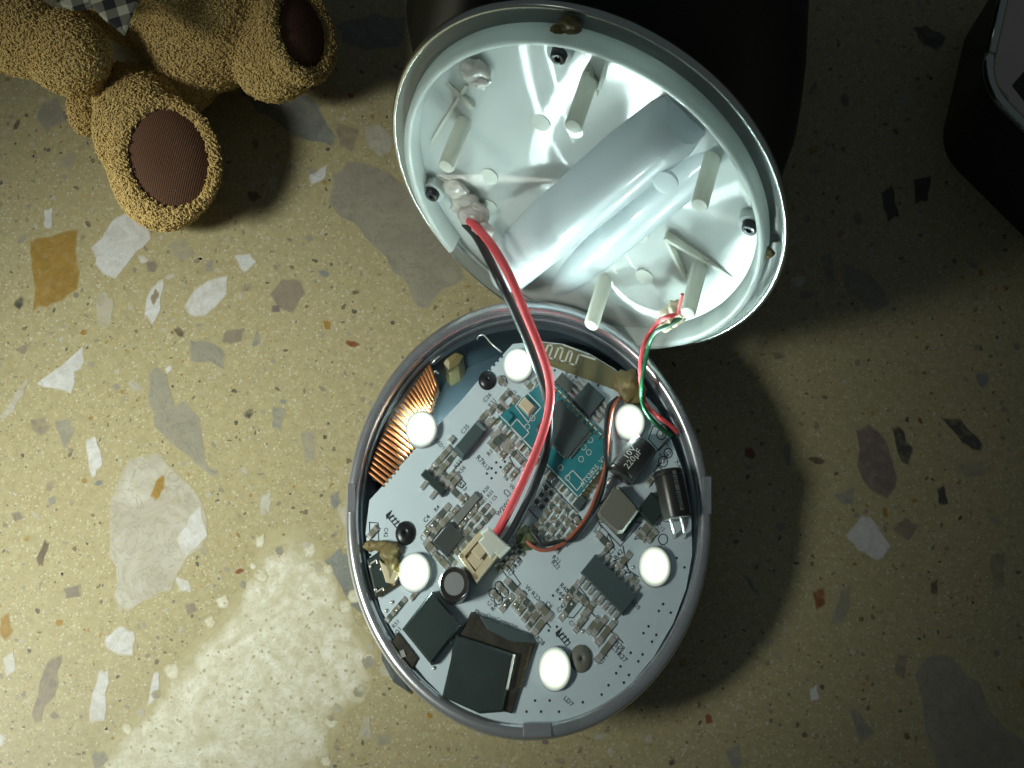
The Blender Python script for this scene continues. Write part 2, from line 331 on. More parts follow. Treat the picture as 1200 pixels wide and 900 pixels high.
STONES = [
 ('grey', [(405,188),(440,195),(470,215),(500,230),(530,290),(545,325),(520,340),(500,362),(485,355),(475,330),(460,318),(440,290),(420,265),(400,255),(385,235),(390,205)]),
 ('slate', [(280,108),(330,100),(358,112),(372,125),(394,158),(390,172),(365,166),(345,162),(330,148),(300,132)]),
 ('taupe', [(391,142),(422,152),(412,180),(398,172)]), ('quartz', [(426,148),(445,145),(462,165),(455,180),(443,184),(430,168)]),
 ('ochre', [(35,284),(60,276),(92,269),(90,340),(62,356),(38,366)]),
 ('white', [(106,290),(128,262),(150,248),(172,262),(178,280),(160,295),(135,328),(112,310)]),
 ('grey', [(200,284),(216,278),(229,297),(212,311),(201,298)]), ('white', [(274,300),(293,297),(301,307),(286,321)]),
 ('white', [(216,359),(228,340),(244,328),(268,322),(267,345),(240,371),(222,369)]), ('white', [(169,370),(177,338),(192,326),(188,362),(179,381)]),
 ('quartz', [(113,345),(122,341),(132,350),(131,378),(121,389),(114,378)]),
 ('taupe', [(315,345),(330,326),(352,327),(357,345),(344,368),(326,361)]), ('taupe', [(258,401),(266,386),(288,384),(284,400),(270,404)]),
 ('grey', [(222,398),(240,399),(262,410),(264,434),(246,424),(223,424)]), ('slate', [(294,405),(302,382),(305,402),(297,408)]),
 ('grey', [(172,440),(180,428),(194,436),(200,460),(205,476),(217,469),(234,490),(238,520),(241,545),(258,556),(248,558),(225,540),(200,520),(180,500),(172,465)]),
 ('white', [(43,449),(70,430),(98,406),(99,424),(88,435),(84,462),(60,455),(44,451)]), ('taupe', [(16,410),(28,404),(36,401),(28,416)]),
 ('quartz', [(0,491),(12,472),(33,440),(28,462),(8,490)]),
 ('quartz', [(128,640),(128,600),(135,575),(152,538),(185,530),(215,560),(238,590),(243,628),(222,650),(200,692),(178,702),(150,718),(133,700),(135,665)]),
 ('white', [(124,746),(140,733),(158,740),(156,768),(138,768),(123,758)]), ('taupe', [(37,836),(54,776),(72,767),(68,800),(48,846),(40,848)]),
 ('white', [(104,846),(115,786),(127,783),(122,845)]), ('white', [(170,834),(180,790),(187,788),(185,815)]),
 ('cream', [(300,668),(318,640),(345,632),(372,652),(398,690),(420,735),(442,768),(436,800),(405,832),(388,852),(372,905),(300,925),(95,925),(132,872),(190,812),(245,745),(280,705)]),  # slab shaped as the patch of glow beside the base
 ('slate', [(380,656),(398,641),(412,648),(425,690),(440,728),(424,720),(400,690)]), ('white', [(100,514),(112,512),(120,545),(108,560)]),
 ('grey', [(64,494),(80,490),(87,505),(75,528)]), ('taupe', [(35,492),(52,488),(60,500),(50,512),(36,505)]), ('quartz', [(160,535),(180,530),(192,545),(170,556)]),
 ('grey', [(320,475),(334,478),(330,508),(318,500)]), ('grey', [(352,505),(368,503),(370,540),(356,545)]), ('quartz', [(395,595),(410,590),(416,610),(405,622)]),
 ('slate', [(386,580),(396,575),(400,590),(390,600)]), ('grey', [(50,120),(68,112),(75,140),(55,158),(42,140)]), ('white', [(52,245),(62,243),(60,268),(52,268)]),
 ('taupe', [(72,130),(84,128),(86,138),(74,142)]), ('grey', [(70,185),(84,178),(92,182),(80,200),(68,195)]), ('mauve', [(318,358),(330,356),(328,366),(318,366)]),
 ('slate', [(392,30),(440,15),(480,20),(470,55),(430,60),(400,50)]), ('grey', [(360,195),(372,198),(380,205),(366,218)]), ('white', [(362,205),(376,197),(386,190),(380,210),(364,218)]),
 ('quartz', [(425,840),(434,838),(436,868),(420,865)]), ('grey', [(440,860),(460,858),(458,872),(440,876)]), ('taupe', [(216,708),(228,706),(232,716),(220,722)]),
 ('ochre', [(0,725),(10,718),(16,740),(6,752),(0,745)]), ('white', [(4,770),(16,762),(18,785),(8,795)]), ('taupe', [(74,690),(95,684),(94,700),(76,702)]),
 ('brown', [(42,655),(52,632),(58,636),(50,664),(44,665)]), ('white', [(205,675),(222,680),(224,694),(210,692)]), ('quartz', [(305,580),(318,577),(316,600),(305,605)]),
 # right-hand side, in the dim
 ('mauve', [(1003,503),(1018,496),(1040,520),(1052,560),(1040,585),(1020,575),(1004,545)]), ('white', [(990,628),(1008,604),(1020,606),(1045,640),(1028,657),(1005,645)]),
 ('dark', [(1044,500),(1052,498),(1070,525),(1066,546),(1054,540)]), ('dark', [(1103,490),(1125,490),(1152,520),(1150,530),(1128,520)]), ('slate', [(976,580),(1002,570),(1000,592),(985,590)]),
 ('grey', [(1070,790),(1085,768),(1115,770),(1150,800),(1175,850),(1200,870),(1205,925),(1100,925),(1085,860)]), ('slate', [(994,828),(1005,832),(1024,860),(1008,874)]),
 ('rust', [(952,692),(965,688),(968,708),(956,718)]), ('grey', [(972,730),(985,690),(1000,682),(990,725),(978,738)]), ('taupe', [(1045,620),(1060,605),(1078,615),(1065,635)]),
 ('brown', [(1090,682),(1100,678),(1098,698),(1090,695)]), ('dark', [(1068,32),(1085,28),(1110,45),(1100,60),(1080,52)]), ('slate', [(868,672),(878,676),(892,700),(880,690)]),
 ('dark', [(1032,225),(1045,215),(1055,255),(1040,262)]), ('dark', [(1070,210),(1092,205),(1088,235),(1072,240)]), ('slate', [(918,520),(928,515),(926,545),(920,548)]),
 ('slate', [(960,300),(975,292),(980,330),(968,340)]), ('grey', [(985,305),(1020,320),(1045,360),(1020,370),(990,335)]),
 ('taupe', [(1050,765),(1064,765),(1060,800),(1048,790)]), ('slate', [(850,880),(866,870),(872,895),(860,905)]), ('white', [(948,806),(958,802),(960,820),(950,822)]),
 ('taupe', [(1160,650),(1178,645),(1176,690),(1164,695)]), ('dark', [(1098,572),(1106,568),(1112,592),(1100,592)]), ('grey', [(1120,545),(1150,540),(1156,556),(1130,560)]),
]
SUB = [('white', [(214,660),(206,632),(222,605),(236,592),(243,628),(228,645)]), ('ochre', [(176,582),(183,562),(192,556),(194,572),(182,588)]), ('taupe',[(176,350),(182,338),(187,345),(180,358)])]
HOLE = [(300, 60, 160), ]
taken = []
def stone_obj(kind, poly, h, seed, name='stone'):
    w = PX(rough_poly(poly, 16 if len(poly) < 12 else 30, .10 if len(poly) < 12 else .05, seed), 0)
    n = len(w)
    if sum(w[i].x * w[i - 1].y - w[i - 1].x * w[i].y for i in range(n)) > 0: w.reverse()
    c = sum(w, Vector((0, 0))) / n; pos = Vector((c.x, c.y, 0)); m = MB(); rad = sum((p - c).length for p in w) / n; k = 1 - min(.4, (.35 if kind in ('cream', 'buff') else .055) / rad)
    for kk, z in ((1, -.05), (1, h), (k, h + .0004)): m.v += [tuple(c + (p - c) * kk) + (z,) for p in w]
    for q in range(2):
        for i in range(n): j = (i + 1) % n; m.f.append((q * n + i, q * n + j, (q + 1) * n + j, (q + 1) * n + i)); m.m.append(0)
    m.f.append(tuple(2 * n + i for i in range(n))); m.m.append(0)
    o = m.obj(name, kind, table, pos); f = o.data.attributes.new('fade', 'FLOAT', 'POINT'); rr = random.Random(seed); top = rr.choice((.75, .95, 1.2, 1.2))
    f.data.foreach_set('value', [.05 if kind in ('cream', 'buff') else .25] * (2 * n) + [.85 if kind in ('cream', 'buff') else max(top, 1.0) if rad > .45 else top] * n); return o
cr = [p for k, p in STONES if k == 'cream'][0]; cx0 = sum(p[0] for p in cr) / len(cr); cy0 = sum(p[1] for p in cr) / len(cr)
stone_obj('buff', [(cx0 + (x - cx0) * 1.13 - (x > 390) * 14, cy0 + (y - cy0) * 1.14) for x, y in cr], .0016, 77)  # wider slab beneath, painting the soft outer edge of the glow
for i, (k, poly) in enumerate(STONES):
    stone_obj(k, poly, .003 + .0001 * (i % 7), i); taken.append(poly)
for i, (k, poly) in enumerate(SUB): stone_obj(k, poly, .006, 900 + i)
def free(x, y, r):
    if (x - 618) ** 2 / 205 ** 2 + (y - 612) ** 2 / 245 ** 2 < 1: return False
    for p in taken:
        for dx, dy in ((0, 0), (r, 0), (-r, 0), (0, r), (0, -r)):
            if in_poly(x + dx, y + dy, p): return False
    return True
kinds = ['grey', 'taupe', 'white', 'quartz', 'brown', 'slate', 'grey', 'ochre', 'taupe', 'quartz', 'mauve', 'taupe', 'grey', 'brown', 'quartz', 'grey', 'slate', 'taupe', 'dark', 'rust']
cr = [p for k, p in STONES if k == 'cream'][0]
for i in range(34):                      # pale chips that soften the border of the glow painted as a cream slab
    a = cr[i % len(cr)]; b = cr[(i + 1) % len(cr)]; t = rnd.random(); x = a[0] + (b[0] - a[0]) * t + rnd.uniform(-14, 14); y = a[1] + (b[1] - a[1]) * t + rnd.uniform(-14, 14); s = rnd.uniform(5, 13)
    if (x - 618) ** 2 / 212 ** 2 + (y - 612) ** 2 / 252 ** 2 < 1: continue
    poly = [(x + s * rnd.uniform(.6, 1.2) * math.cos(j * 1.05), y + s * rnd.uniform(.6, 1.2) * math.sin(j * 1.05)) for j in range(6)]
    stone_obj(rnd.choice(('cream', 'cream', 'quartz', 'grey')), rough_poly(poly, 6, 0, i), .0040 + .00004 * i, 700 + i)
n = 0; tries = 0
while n < 195 and tries < 8000:
    tries += 1
    x, y = rnd.uniform(-20, 1220), rnd.uniform(-20, 920); s = rnd.choice((5, 5, 6, 6, 7, 8, 9, 11))
    if not free(x, y, s * 1.2): continue
    a = rnd.uniform(0, 3.14); el = rnd.uniform(.45, .9); q = rnd.randint(5, 7)
    poly = [(x + s * (math.cos(t) * math.cos(a) - el * math.sin(t) * math.sin(a)) * f, y + s * (math.cos(t) * math.sin(a) + el * math.sin(t) * math.cos(a)) * f)
            for t, f in ((2 * math.pi * (j + rnd.uniform(-.25, .25)) / q, rnd.uniform(.75, 1.15)) for j in range(q))]
    stone_obj(rnd.choice(kinds), rough_poly(poly, q, .0, n), .002 + .0001 * (n % 9), 300 + n); taken.append(poly); n += 1
# grains too small and too many to count
frag = {k: MB() for k in ('taupe', 'brown', 'quartz', 'ochre', 'dark', 'grey')}
for i in range(7000):
    x, y = rnd.uniform(-30, 1230), rnd.uniform(-30, 930); s = rnd.choice((.9, 1.0, 1.1, 1.3, 1.4, 1.6, 1.8, 2.1, 2.6, 3.2, 4.0))
    if not free(x, y, s): continue
    a = rnd.uniform(0, 3.14); el = rnd.uniform(.35, .9)
    poly = [(x + s * (math.cos(t) * math.cos(a) - el * math.sin(t) * math.sin(a)), y + s * (math.cos(t) * math.sin(a) + el * math.sin(t) * math.cos(a)))
            for t in (2 * math.pi * (j + rnd.uniform(-.3, .3)) / 5 for j in range(5))]
    frag[rnd.choice(('taupe', 'taupe', 'brown', 'brown', 'quartz', 'ochre', 'grey', 'taupe', 'quartz', 'dark'))].prism(PX(poly, 0), -.02, .0012 + .0002 * (i % 4))
keys = list(frag); allf = MB()
for i, k in enumerate(keys):
    b = len(allf.v); allf.v += frag[k].v; allf.f += [tuple(q + b for q in f) for f in frag[k].f]; allf.m += [i] * len(frag[k].f)
fo = allf.obj('stone_grains', ['grain ' + k for k in keys], table); fo['kind'] = 'stuff'

# ================================================================== THE OPENED LAMP BASE
def ext(py0, py1): return P(618, py0, ZR), P(618, py1, ZR)
RX = (P(835, 612, ZR).x - P(403, 612, ZR).x) / 2; pt, pb = ext(350, 868); RY = (pt.y - pb.y) / 2; CY = (pt.y + pb.y) / 2
SQ = RX / RY; XC = (P(835, 612, ZR).x + P(403, 612, ZR).x) / 2
def base_fn(x, y, z): return (XC + x * SQ, CY + y, z)
base = thing('opened_lamp', 'open round housing with metal rim, white circuit board and six glowing diodes', 'lamp', (XC, CY, 0))
Ro = RY
def tubeprof(rc, zc, r, n=12, a0=0, a1=2 * math.pi): return [(rc + r * math.cos(a0 + (a1 - a0) * i / n), zc + r * math.sin(a0 + (a1 - a0) * i / n)) for i in range(n + 1)]
mb = MB(); mb.lathe([(.01, 0), (Ro - .55, 0), (Ro - .36, .12), (Ro - .26, .4), (Ro - .22, 1.7), (Ro - .18, 2.0), (Ro - .28, 2.0), (Ro - .34, 1.9), (Ro - .50, 1.88), (Ro - .56, 1.75), (Ro - .58, .55), (.01, .5)], base_fn, 120)
mb.obj('housing', 'inside', base, smooth=True, sharp=40)
mb = MB(); mb.lathe(tubeprof(Ro - .155, ZR - .155, .155, 16)[:-1], base_fn, 140, closed=True); rim = mb.obj('rim', 'metal', base, smooth=True)
mb = MB(); mb.lathe([(Ro - .26, 1.88), (Ro - .30, 2.0), (Ro - .335, 2.02), (Ro - .375, 1.99), (Ro - .42, 1.85), (Ro - .44, 1.70), (Ro - .44, 1.55), (Ro - .38, 1.55)], base_fn, 140, closed=True)
M['lip'] = mat('dull metal lip', (.26, .30, .33), .45, .8, noise=(3, .4, (.18, .22, .25)))
mb.obj('inner_lip', 'lip', base, smooth=True)
for (cx, cy, w, h) in ((630, 855, 34, 16), (829, 580, 9, 44), (412, 584, 9, 34)):
    m = MB(); m.prism(PX([(cx - w / 2, cy - h / 2), (cx + w / 2, cy - h / 2), (cx + w / 2, cy + h / 2), (cx - w / 2, cy + h / 2)], ZR), ZR - .25, ZR + .03, .02); m.obj('locating_tab', 'metal', base)
m = MB(); m.prism(PX([(447, 752), (470, 770), (492, 802), (480, 812), (462, 800), (449, 775)], .6), .1, .95, .1); m.obj('side_button', 'housing', base)
# the circuit board
def teeth(a, b, n, amp):
    out = []
    for i in range(n):
        for t, s in ((0, 0), (.25, 0), (.3, 1), (.75, 1), (.8, 0)):
            k = (i + t) / n; d = Vector((b[0] - a[0], b[1] - a[1])).normalized(); out.append((a[0] + (b[0] - a[0]) * k + d.y * amp * -s, a[1] + (b[1] - a[1]) * k + d.x * amp * s))
    return out
out = [(601, 403), (633, 400), (660, 403), (690, 414), (720, 432), (746, 453), (770, 478), (787, 516), (801, 553), (810, 600), (811, 650), (804, 690), (789, 730), (766, 770), (736, 805), (700, 831), (660, 846), (612, 851),
       (575, 846), (530, 826), (500, 797), (478, 770), (462, 742), (447, 716)] + teeth((440, 690), (428, 625), 9, 2.5) + [(430, 610), (433, 586)] + teeth((447, 571), (468, 547), 5, 2.5) + [(500, 512), (540, 470)] + teeth((562, 444), (590, 415), 6, 2.5)
m = MB(); m.prism(PX(out, ZB), ZB - .13, ZB); board = m.obj('circuit_board', 'board', base)
m = MB(); m.prism(PX([(631, 401), (660, 404), (690, 415), (720, 433), (745.5, 453.5), (742, 462), (736, 462), (715, 455), (645, 429), (636, 425)], ZB), ZB - .02, ZB + .005); m.obj('antenna_area', 'fr4', board)
def flat(m, pts, w, z, closed=False, mi=0):
    """a flat printed line along pixel points"""
    if closed: pts = pts + [pts[0]]
    for a, b in zip(pts, pts[1:]):
        d = Vector((b[0] - a[0], b[1] - a[1])); L = d.length or 1; d /= L; nx = Vector((-d.y, d.x)) * w / 2; e = d * w * .45
        q = [(a[0] - e.x + nx.x, a[1] - e.y + nx.y), (b[0] + e.x + nx.x, b[1] + e.y + nx.y), (b[0] + e.x - nx.x, b[1] + e.y - nx.y), (a[0] - e.x - nx.x, a[1] - e.y - nx.y)]
        m.prism(PX(q, z), z - .004, z, 0, mi)
m = MB(); flat(m, [(637, 417), (643, 403), (648, 406), (643, 419), (649, 421), (655, 406.5), (660, 408.5), (655.5, 422), (662, 424), (667, 411), (671, 412.5), (667, 425.5), (674, 428), (678.5, 415), (697, 421)], 2.1, ZB + .012); m.obj('antenna_trace', 'tin', board)
m = MB(); flat(m, [(660, 404), (690, 415.5)], 1.2, ZB + .012); m.obj('antenna_edge_print', 'whiteink', board)
# the wireless module and its castellated pads
m = MB(); m.prism(PX([(640, 446), (652, 452), (714, 518), (712, 541), (677, 585), (584, 489)], ZB), ZB - .02, ZB + .07); module = m.obj('radio_module', 'module', base)
ZM = ZB + .07
def qbox(lu, lv, h, bev=.0, mi=0, m=None, z0=0, du=0, dv=0):
    m = m or MB(); c = UW * du + VW * dv
    pts = [c + UW * a * lu / 2 + VW * b * lv / 2 for a, b in ((-1, -1), (1, -1), (1, 1), (-1, 1))]
    m.prism([p.to_2d() for p in pts], z0, h, bev, mi); return m
CACHE = {}
def cached(key, build, mats, smooth=False):
    if key not in CACHE:
        me = build().mesh(key[0], smooth=smooth)
        for q in mats: me.materials.append(M[q])
        CACHE[key] = me
    return CACHE[key]
def put(name, me, px, py, z, parent): return link(name, me, P(px, py, z), parent)
pad_me = cached(('pad_v',), lambda: qbox(3.2, 8.5, .05, .015), ['gold']); pad_u = cached(('pad_u',), lambda: qbox(8.5, 3.0, .05, .015), ['gold']); pad_s = cached(('pad_s',), lambda: qbox(3.4, 9.5, .055, .02), ['solder'])
for i in range(19): put('pad', pad_s if i % 3 else pad_me, 581.5 + 93 * i / 18, 494 + 95 * i / 18, ZB, module)
for i in range(11): put('pad', pad_me, 652 + 52 * i / 10, 459 + 54 * i / 10, ZB + .025, module)
for i in range(9): put('pad', pad_u, 712 - 32 * i / 8, 544 + 41 * i / 8, ZB + .025, module)
m = MB(); flat(m, [(586, 487), (678, 583)], 1.2, ZM + .004); flat(m, [(649, 452), (710, 515)], 1.2, ZM + .004); flat(m, [(711, 541), (679, 581)], 1.2, ZM + .004)
flat(m, [(604, 476), (617, 459), (634, 477), (619, 495)], 1, ZM + .004, True); flat(m, [(598, 500), (606, 491), (620, 507), (611, 516)], 1, ZM + .004, True); flat(m, [(663, 560), (671, 551), (684, 565), (676, 575)], 1, ZM + .004, True)
for cx, cy in ((685.5, 507.5), (692, 515.5), (684, 524), (690, 530), (681, 538), (657, 548), (665, 560), (624, 490), (618, 500)):
    flat(m, [(cx + 3 * math.cos(t * .785), cy + 3.4 * math.sin(t * .785)) for t in range(8)], .8, ZM + .004, True)
m.obj('module_print', 'whiteink', module)
# ---- chips
def chip(name, cx, cy, lu, lv, h, matn, pins=(), z=None, bev=.03, pin=(5, 13)):
    z = ZB if z is None else z
    me = qbox(lu, lv, h, bev).mesh(name); o = link(name, me, P(cx, cy, z), base, [M[matn]])
    for side, k, pitch in pins:
        for i in range(k):
            t = (i - (k - 1) / 2) * pitch
            if side in 'VW':
                pm = cached(('pin_v', pin), lambda: qbox(pin[0], pin[1] * .55, .025, .008, m=qbox(pin[0] * .8, pin[1], .06, .02, z0=.012), z0=0, dv=0), ['solder'])
                off = UW * t + VW * (1 if side == 'V' else -1) * (lv / 2 + pin[1] * .35)
            else:
                pm = cached(('pin_u', pin), lambda: qbox(pin[1] * .55, pin[0], .025, .008, m=qbox(pin[1], pin[0] * .8, .06, .02, z0=.012)), ['solder'])
                off = VW * t + UW * (1 if side == 'U' else -1) * (lu / 2 + pin[1] * .35)
            link('pin', pm, P(cx, cy, z) + off + Vector((0, 0, .004)), o)
    return o
chip('processor_chip', 660, 503, 53, 43, .09, 'chip', (('W', 18, 2.7), ('U', 15, 2.7)), ZM, .01, (1.3, 4))
chip('memory_chip', 690, 470, 29, 30, .14, 'chip', (('U', 4, 7), ('X', 4, 7)))
chip('amplifier_chip', 713, 686, 68, 27, .15, 'chip', (('V', 8, 8), ('W', 8, 8)))
chip('transistor', 508.5, 567, 36, 9, .14, 'black', (('V', 4, 9), ('W', 2, 16)), None, .03, (6, 13))
chip('grey_chip', 547, 596, 10, 42, .08, 'chipgrey')
chip('regulator_chip', 526, 633, 24, 32, .12, 'chipgloss')
chip('small_blue_chip', 596, 489, 11, 11, .06, 'module', (), ZM)
chip('crystal', 617, 476.5, 17, 12, .09, 'plug', (), ZM, .02)
m = qbox(20, 14.5, .05, .02); link('crystal_base', m.mesh('crystal_base'), P(617.5, 477, ZM), base, [M['solder']])
chip('resistor_network', 663, 451, 26, 15, .05, 'resbody', (('V', 4, 6), ('W', 4, 6)), None, .015, (2.6, 5))
chip('driver_chip', 763, 598, 26, 28, .16, 'black')
chip('module_corner_chip', 680, 590, 10, 16, .1, 'chip')
chip('diode', 551, 517, 17, 46, .2, 'chip', (), None, .08)
for dx, dy in ((529, 539 - 23), (572, 496)): chip('diode_tab', dx, dy, 8, 8, .07, 'solder')
# ---- small passives: (x, y, axis, length, width, kind)
def passive(x, y, ax, l, w, kind, z=None):
    z = ZB if z is None else z; l = round(l * .86, 2); w = round(w * .82, 2)
    def build():
        m = MB(); d = l * .26; hh = .028 if kind == 'r' else .045
        f = (lambda a, b, h, bv, mi, off, z0=0: qbox(b, a, h, bv, mi, m, z0, 0, off)) if ax == 'v' else (lambda a, b, h, bv, mi, off, z0=0: qbox(a, b, h, bv, mi, m, z0, off, 0))
        f(l - 2 * d + .4, w * .96, hh, .008, 0, 0); f(d, w, hh + .005, .012, 1, -(l - d) / 2); f(d, w, hh + .005, .012, 1, (l - d) / 2)
        f(d * .7, w * 1.05, .025, .012, 1, -(l + d * .3) / 2); f(d * .7, w * 1.05, .025, .012, 1, (l + d * .3) / 2); return m
    me = cached(('resistor' if kind == 'r' else 'capacitor', ax, l, w), build, ['resbody' if kind == 'r' else 'capbody', 'solder'])
    return put('resistor' if kind == 'r' else 'capacitor', me, x, y, z, base)
LIST = [(566, 489, 'v', 18, 8, 'c'), (574, 497, 'v', 17, 8, 'c'), (577, 480, 'v', 16, 8, 'c'), (586, 477, 'v', 14, 8, 'r'), (590, 466, 'v', 15, 8, 'c'), (598, 462, 'u', 13, 7, 'r'), (588, 447, 'u', 14, 7, 'c'),
 (604, 470, 'v', 13, 7, 'c'), (599, 476, 'v', 13, 7, 'r'), (621, 453, 'u', 15, 9, 'c'), (629, 446, 'v', 14, 7, 'c'), (633, 458, 'u', 13, 7, 'c'), (630, 468, 'u', 13, 7, 'r'), (628, 483, 'v', 13, 7, 'c'), (632, 474, 'v', 12, 6, 'r'),
 (606, 484, 'u', 16, 8, 'c'), (604, 499, 'u', 15, 9, 'r'), (611, 506, 'u', 14, 8, 'r'), (619, 512, 'v', 14, 8, 'c'), (625, 497, 'v', 13, 8, 'r'), (591, 481, 'v', 12, 7, 'r'),
 (522, 532, 'v', 20, 8, 'c'), (528, 538, 'v', 20, 8, 'r'), (515, 540, 'v', 20, 8, 'c'), (520, 548, 'v', 22, 8, 'c'), (512, 549, 'v', 16, 7, 'r'), (527, 560, 'v', 18, 8, 'c'), (533, 565, 'v', 18, 8, 'c'), (521, 556, 'u', 16, 7, 'r'), (534, 578, 'u', 22, 9, 'r'), (543, 585, 'v', 12, 8, 'c'),
 (584, 517, 'u', 24, 9, 'r'), (590, 512, 'u', 22, 9, 'r'), (578, 523, 'u', 16, 8, 'c'), (597, 524, 'v', 12, 8, 'c'), (590, 532, 'v', 14, 9, 'c'), (604, 534, 'u', 24, 9, 'r'), (610, 540, 'u', 20, 9, 'r'), (594, 549, 'v', 14, 8, 'c'), (602, 556, 'v', 15, 8, 'c'),
 (518, 602, 'v', 26, 9, 'r'), (523, 610, 'v', 18, 8, 'c'), (510, 613, 'v', 20, 9, 'r'), (501, 623, 'v', 14, 9, 'c'), (514, 619, 'v', 18, 8, 'c'), (508, 628, 'v', 14, 7, 'r'), (504, 641, 'u', 18, 11, 'c'),
 (533, 599, 'v', 13, 8, 'c'), (560, 592, 'v', 13, 7, 'r'), (553, 602, 'v', 13, 7, 'c'), (546, 609, 'v', 13, 7, 'r'), (540, 617, 'v', 13, 7, 'c'), (567, 598, 'v', 15, 7, 'r'), (573, 605, 'v', 17, 8, 'r'), (559, 607, 'v', 13, 7, 'c'), (566, 613, 'v', 14, 7, 'r'), (552, 615, 'v', 13, 7, 'r'), (558, 622, 'v', 14, 7, 'r'), (547, 623, 'v', 14, 7, 'c'), (550, 631, 'v', 14, 7, 'r'), (544, 640, 'v', 14, 7, 'c'), (536, 648, 'u', 14, 7, 'c'), (529, 656, 'u', 14, 7, 'r'), (520, 660, 'u', 18, 10, 'c'), (513, 653, 'u', 14, 7, 'c'),
 (429, 0, 'v', 1, 1, 'c'),
 (437, 624, 'v', 16, 9, 'c'), (470, 708, 'v', 16, 8, 'r'), (464, 715, 'v', 16, 8, 'c'), (458, 722, 'v', 15, 8, 'r'), (485, 698, 'v', 12, 7, 'c'),
 (588, 690, 'u', 15, 8, 'c'), (581, 698, 'u', 15, 8, 'c'), (601, 688, 'u', 24, 10, 'r'), (594, 707, 'v', 22, 9, 'r'), (611, 699, 'v', 12, 8, 'c'), (605, 708, 'v', 13, 8, 'c'), (617, 706, 'u', 14, 9, 'r'), (611, 714, 'v', 14, 8, 'c'), (623, 713, 'u', 14, 9, 'r'), (617, 722, 'v', 14, 8, 'c'), (628, 722, 'v', 20, 9, 'c'), (622, 731, 'v', 14, 8, 'r'), (633, 732, 'v', 26, 10, 'c'), (638, 716, 'u', 24, 11, 'c'),
 (670, 693, 'v', 26, 9, 'r'), (666, 701, 'v', 14, 9, 'c'), (678, 698, 'u', 16, 9, 'r'), (668, 711, 'v', 36, 9, 'r'), (684, 704, 'u', 14, 8, 'c'), (690, 713, 'v', 24, 9, 'c'), (685, 722, 'v', 22, 8, 'c'), (680, 731, 'v', 22, 8, 'c'), (695, 733, 'v', 22, 9, 'c'), (702, 734, 'v', 26, 9, 'c'), (710, 741, 'v', 34, 9, 'c'), (710, 760, 'v', 36, 9, 'c'),
 (731, 657, 'v', 24, 9, 'c'), (708, 634, 'u', 22, 10, 'r'), (711, 644, 'v', 14, 7, 'c'), (757, 620, 'v', 20, 12, 'c'), (764, 628, 'v', 18, 9, 'c'), (751, 628, 'u', 16, 9, 'c'), (742, 680, 'u', 12, 8, 'c'),
 (762, 540 + 24, 'v', 12, 8, 'c'), (706, 590, 'v', 14, 7, 'r')]
for p in LIST:
    if p[0] != 429: passive(*p)
for r in range(5):
    for c in range(7):
        x = 640 + c * 6.3 - r * 5.6; y = 572 + c * 6.5 + r * 8
        if (x - 617) ** 2 / 196 + (y - 632) ** 2 / 260 < 1 or (r >= 3 and c < 2): continue
        passive(x, y, 'v' if (r + c) % 3 else 'u', 12, 6.5, 'r' if rnd.random() < .55 else 'c')
for r in range(3):
    for c in range(6): passive(598 + c * 6 - r * 7, 668 - c * 7.5 + r * 2 - 6, 'u', 11, 6, rnd.choice('rc'))
# ---- solder beads
bead = cached(('bead',), lambda: (lambda m: (m.blob((0, 0, 0), .034, .04, .05, nu=10, nv=5, half=True), m)[1])(MB()), ['solder'], True)
for x, y in [(558, 592), (551.5, 601), (546, 608), (539.5, 617), (546, 585), (533, 599), (513.5, 609.5), (507, 616), (501, 623), (567, 606), (584, 687), (590, 694), (577.5, 695), (584, 702), (598, 701), (592, 709), (609, 699.5), (604, 708), (608.5, 714), (626, 738), (660, 722), (670, 708), (666, 700), (705, 752), (697, 750), (682, 740), (697, 724), (459, 706), (452, 716), (465, 715), (596.5, 523.5), (590.5, 532), (594, 549), (603, 556), (722, 663), (741, 665), (775, 509), (783, 531), (777, 541), (676, 609), (713, 508), (777, 642), (802, 628), (713, 637)]:
    put('solder_joint', bead, x, y, ZB, base)
# ---- printed marks
def inkmark(fn):
    ink = MB(); fn(ink); c = sum((Vector(v) for v in ink.v), Vector()) / len(ink.v); return ink.obj('printed_mark', 'ink', board, c)
for lp in [[(506, 545), (527, 521), (542, 539), (521, 563)], [(527, 563), (534, 554), (546, 567), (541, 572)], [(499, 617), (522, 593), (528, 600), (504, 628)], [(433, 612), (443, 613), (444, 640), (433, 638)], [(497, 640), (504, 632), (514, 643), (506, 652)],
           [(575, 515), (585, 505), (600, 522), (590, 532)], [(597, 536), (606, 527), (618, 540), (606, 552)], [(588, 667), (594, 661), (610, 684), (604, 690)], [(660, 722), (676, 684), (690, 702), (672, 724)], [(765, 500), (782, 497), (790, 510), (772, 528), (760, 514)],
           [(701, 612), (727, 640), (752, 612)], [(707, 652), (713, 625), (720, 640)], [(744, 632), (750, 618), (768, 626)], [(706, 664), (739, 672), (732, 660), (740, 648)]]:
    inkmark(lambda k: flat(k, lp, 1.1, ZB + .004, True))
for lp in [[(620, 597), (661, 641)], [(640, 563), (676, 600)], [(665, 691), (730, 753)], [(600, 680), (645, 735)], [(786, 530), (766, 552), (772, 556)], [(784, 513), (766, 533)], [(770, 545), (778, 552)], [(730, 640), (736, 668), (748, 676)]]: inkmark(lambda k: flat(k, lp, 1.3, ZB + .0045))
for cx, cy, r in ((775, 509, 5.5), (783, 531, 5), (777, 541, 5.5), (676, 609, 5), (777, 632, 5.5), (585, 687, 5), (591, 695, 5), (578, 695, 5), (584, 703, 5), (589, 446, 5)):
    inkmark(lambda k: flat(k, [(cx + r * math.cos(t * .63), cy + r * 1.15 * math.sin(t * .63)) for t in range(10)], 1.1, ZB + .005, True))
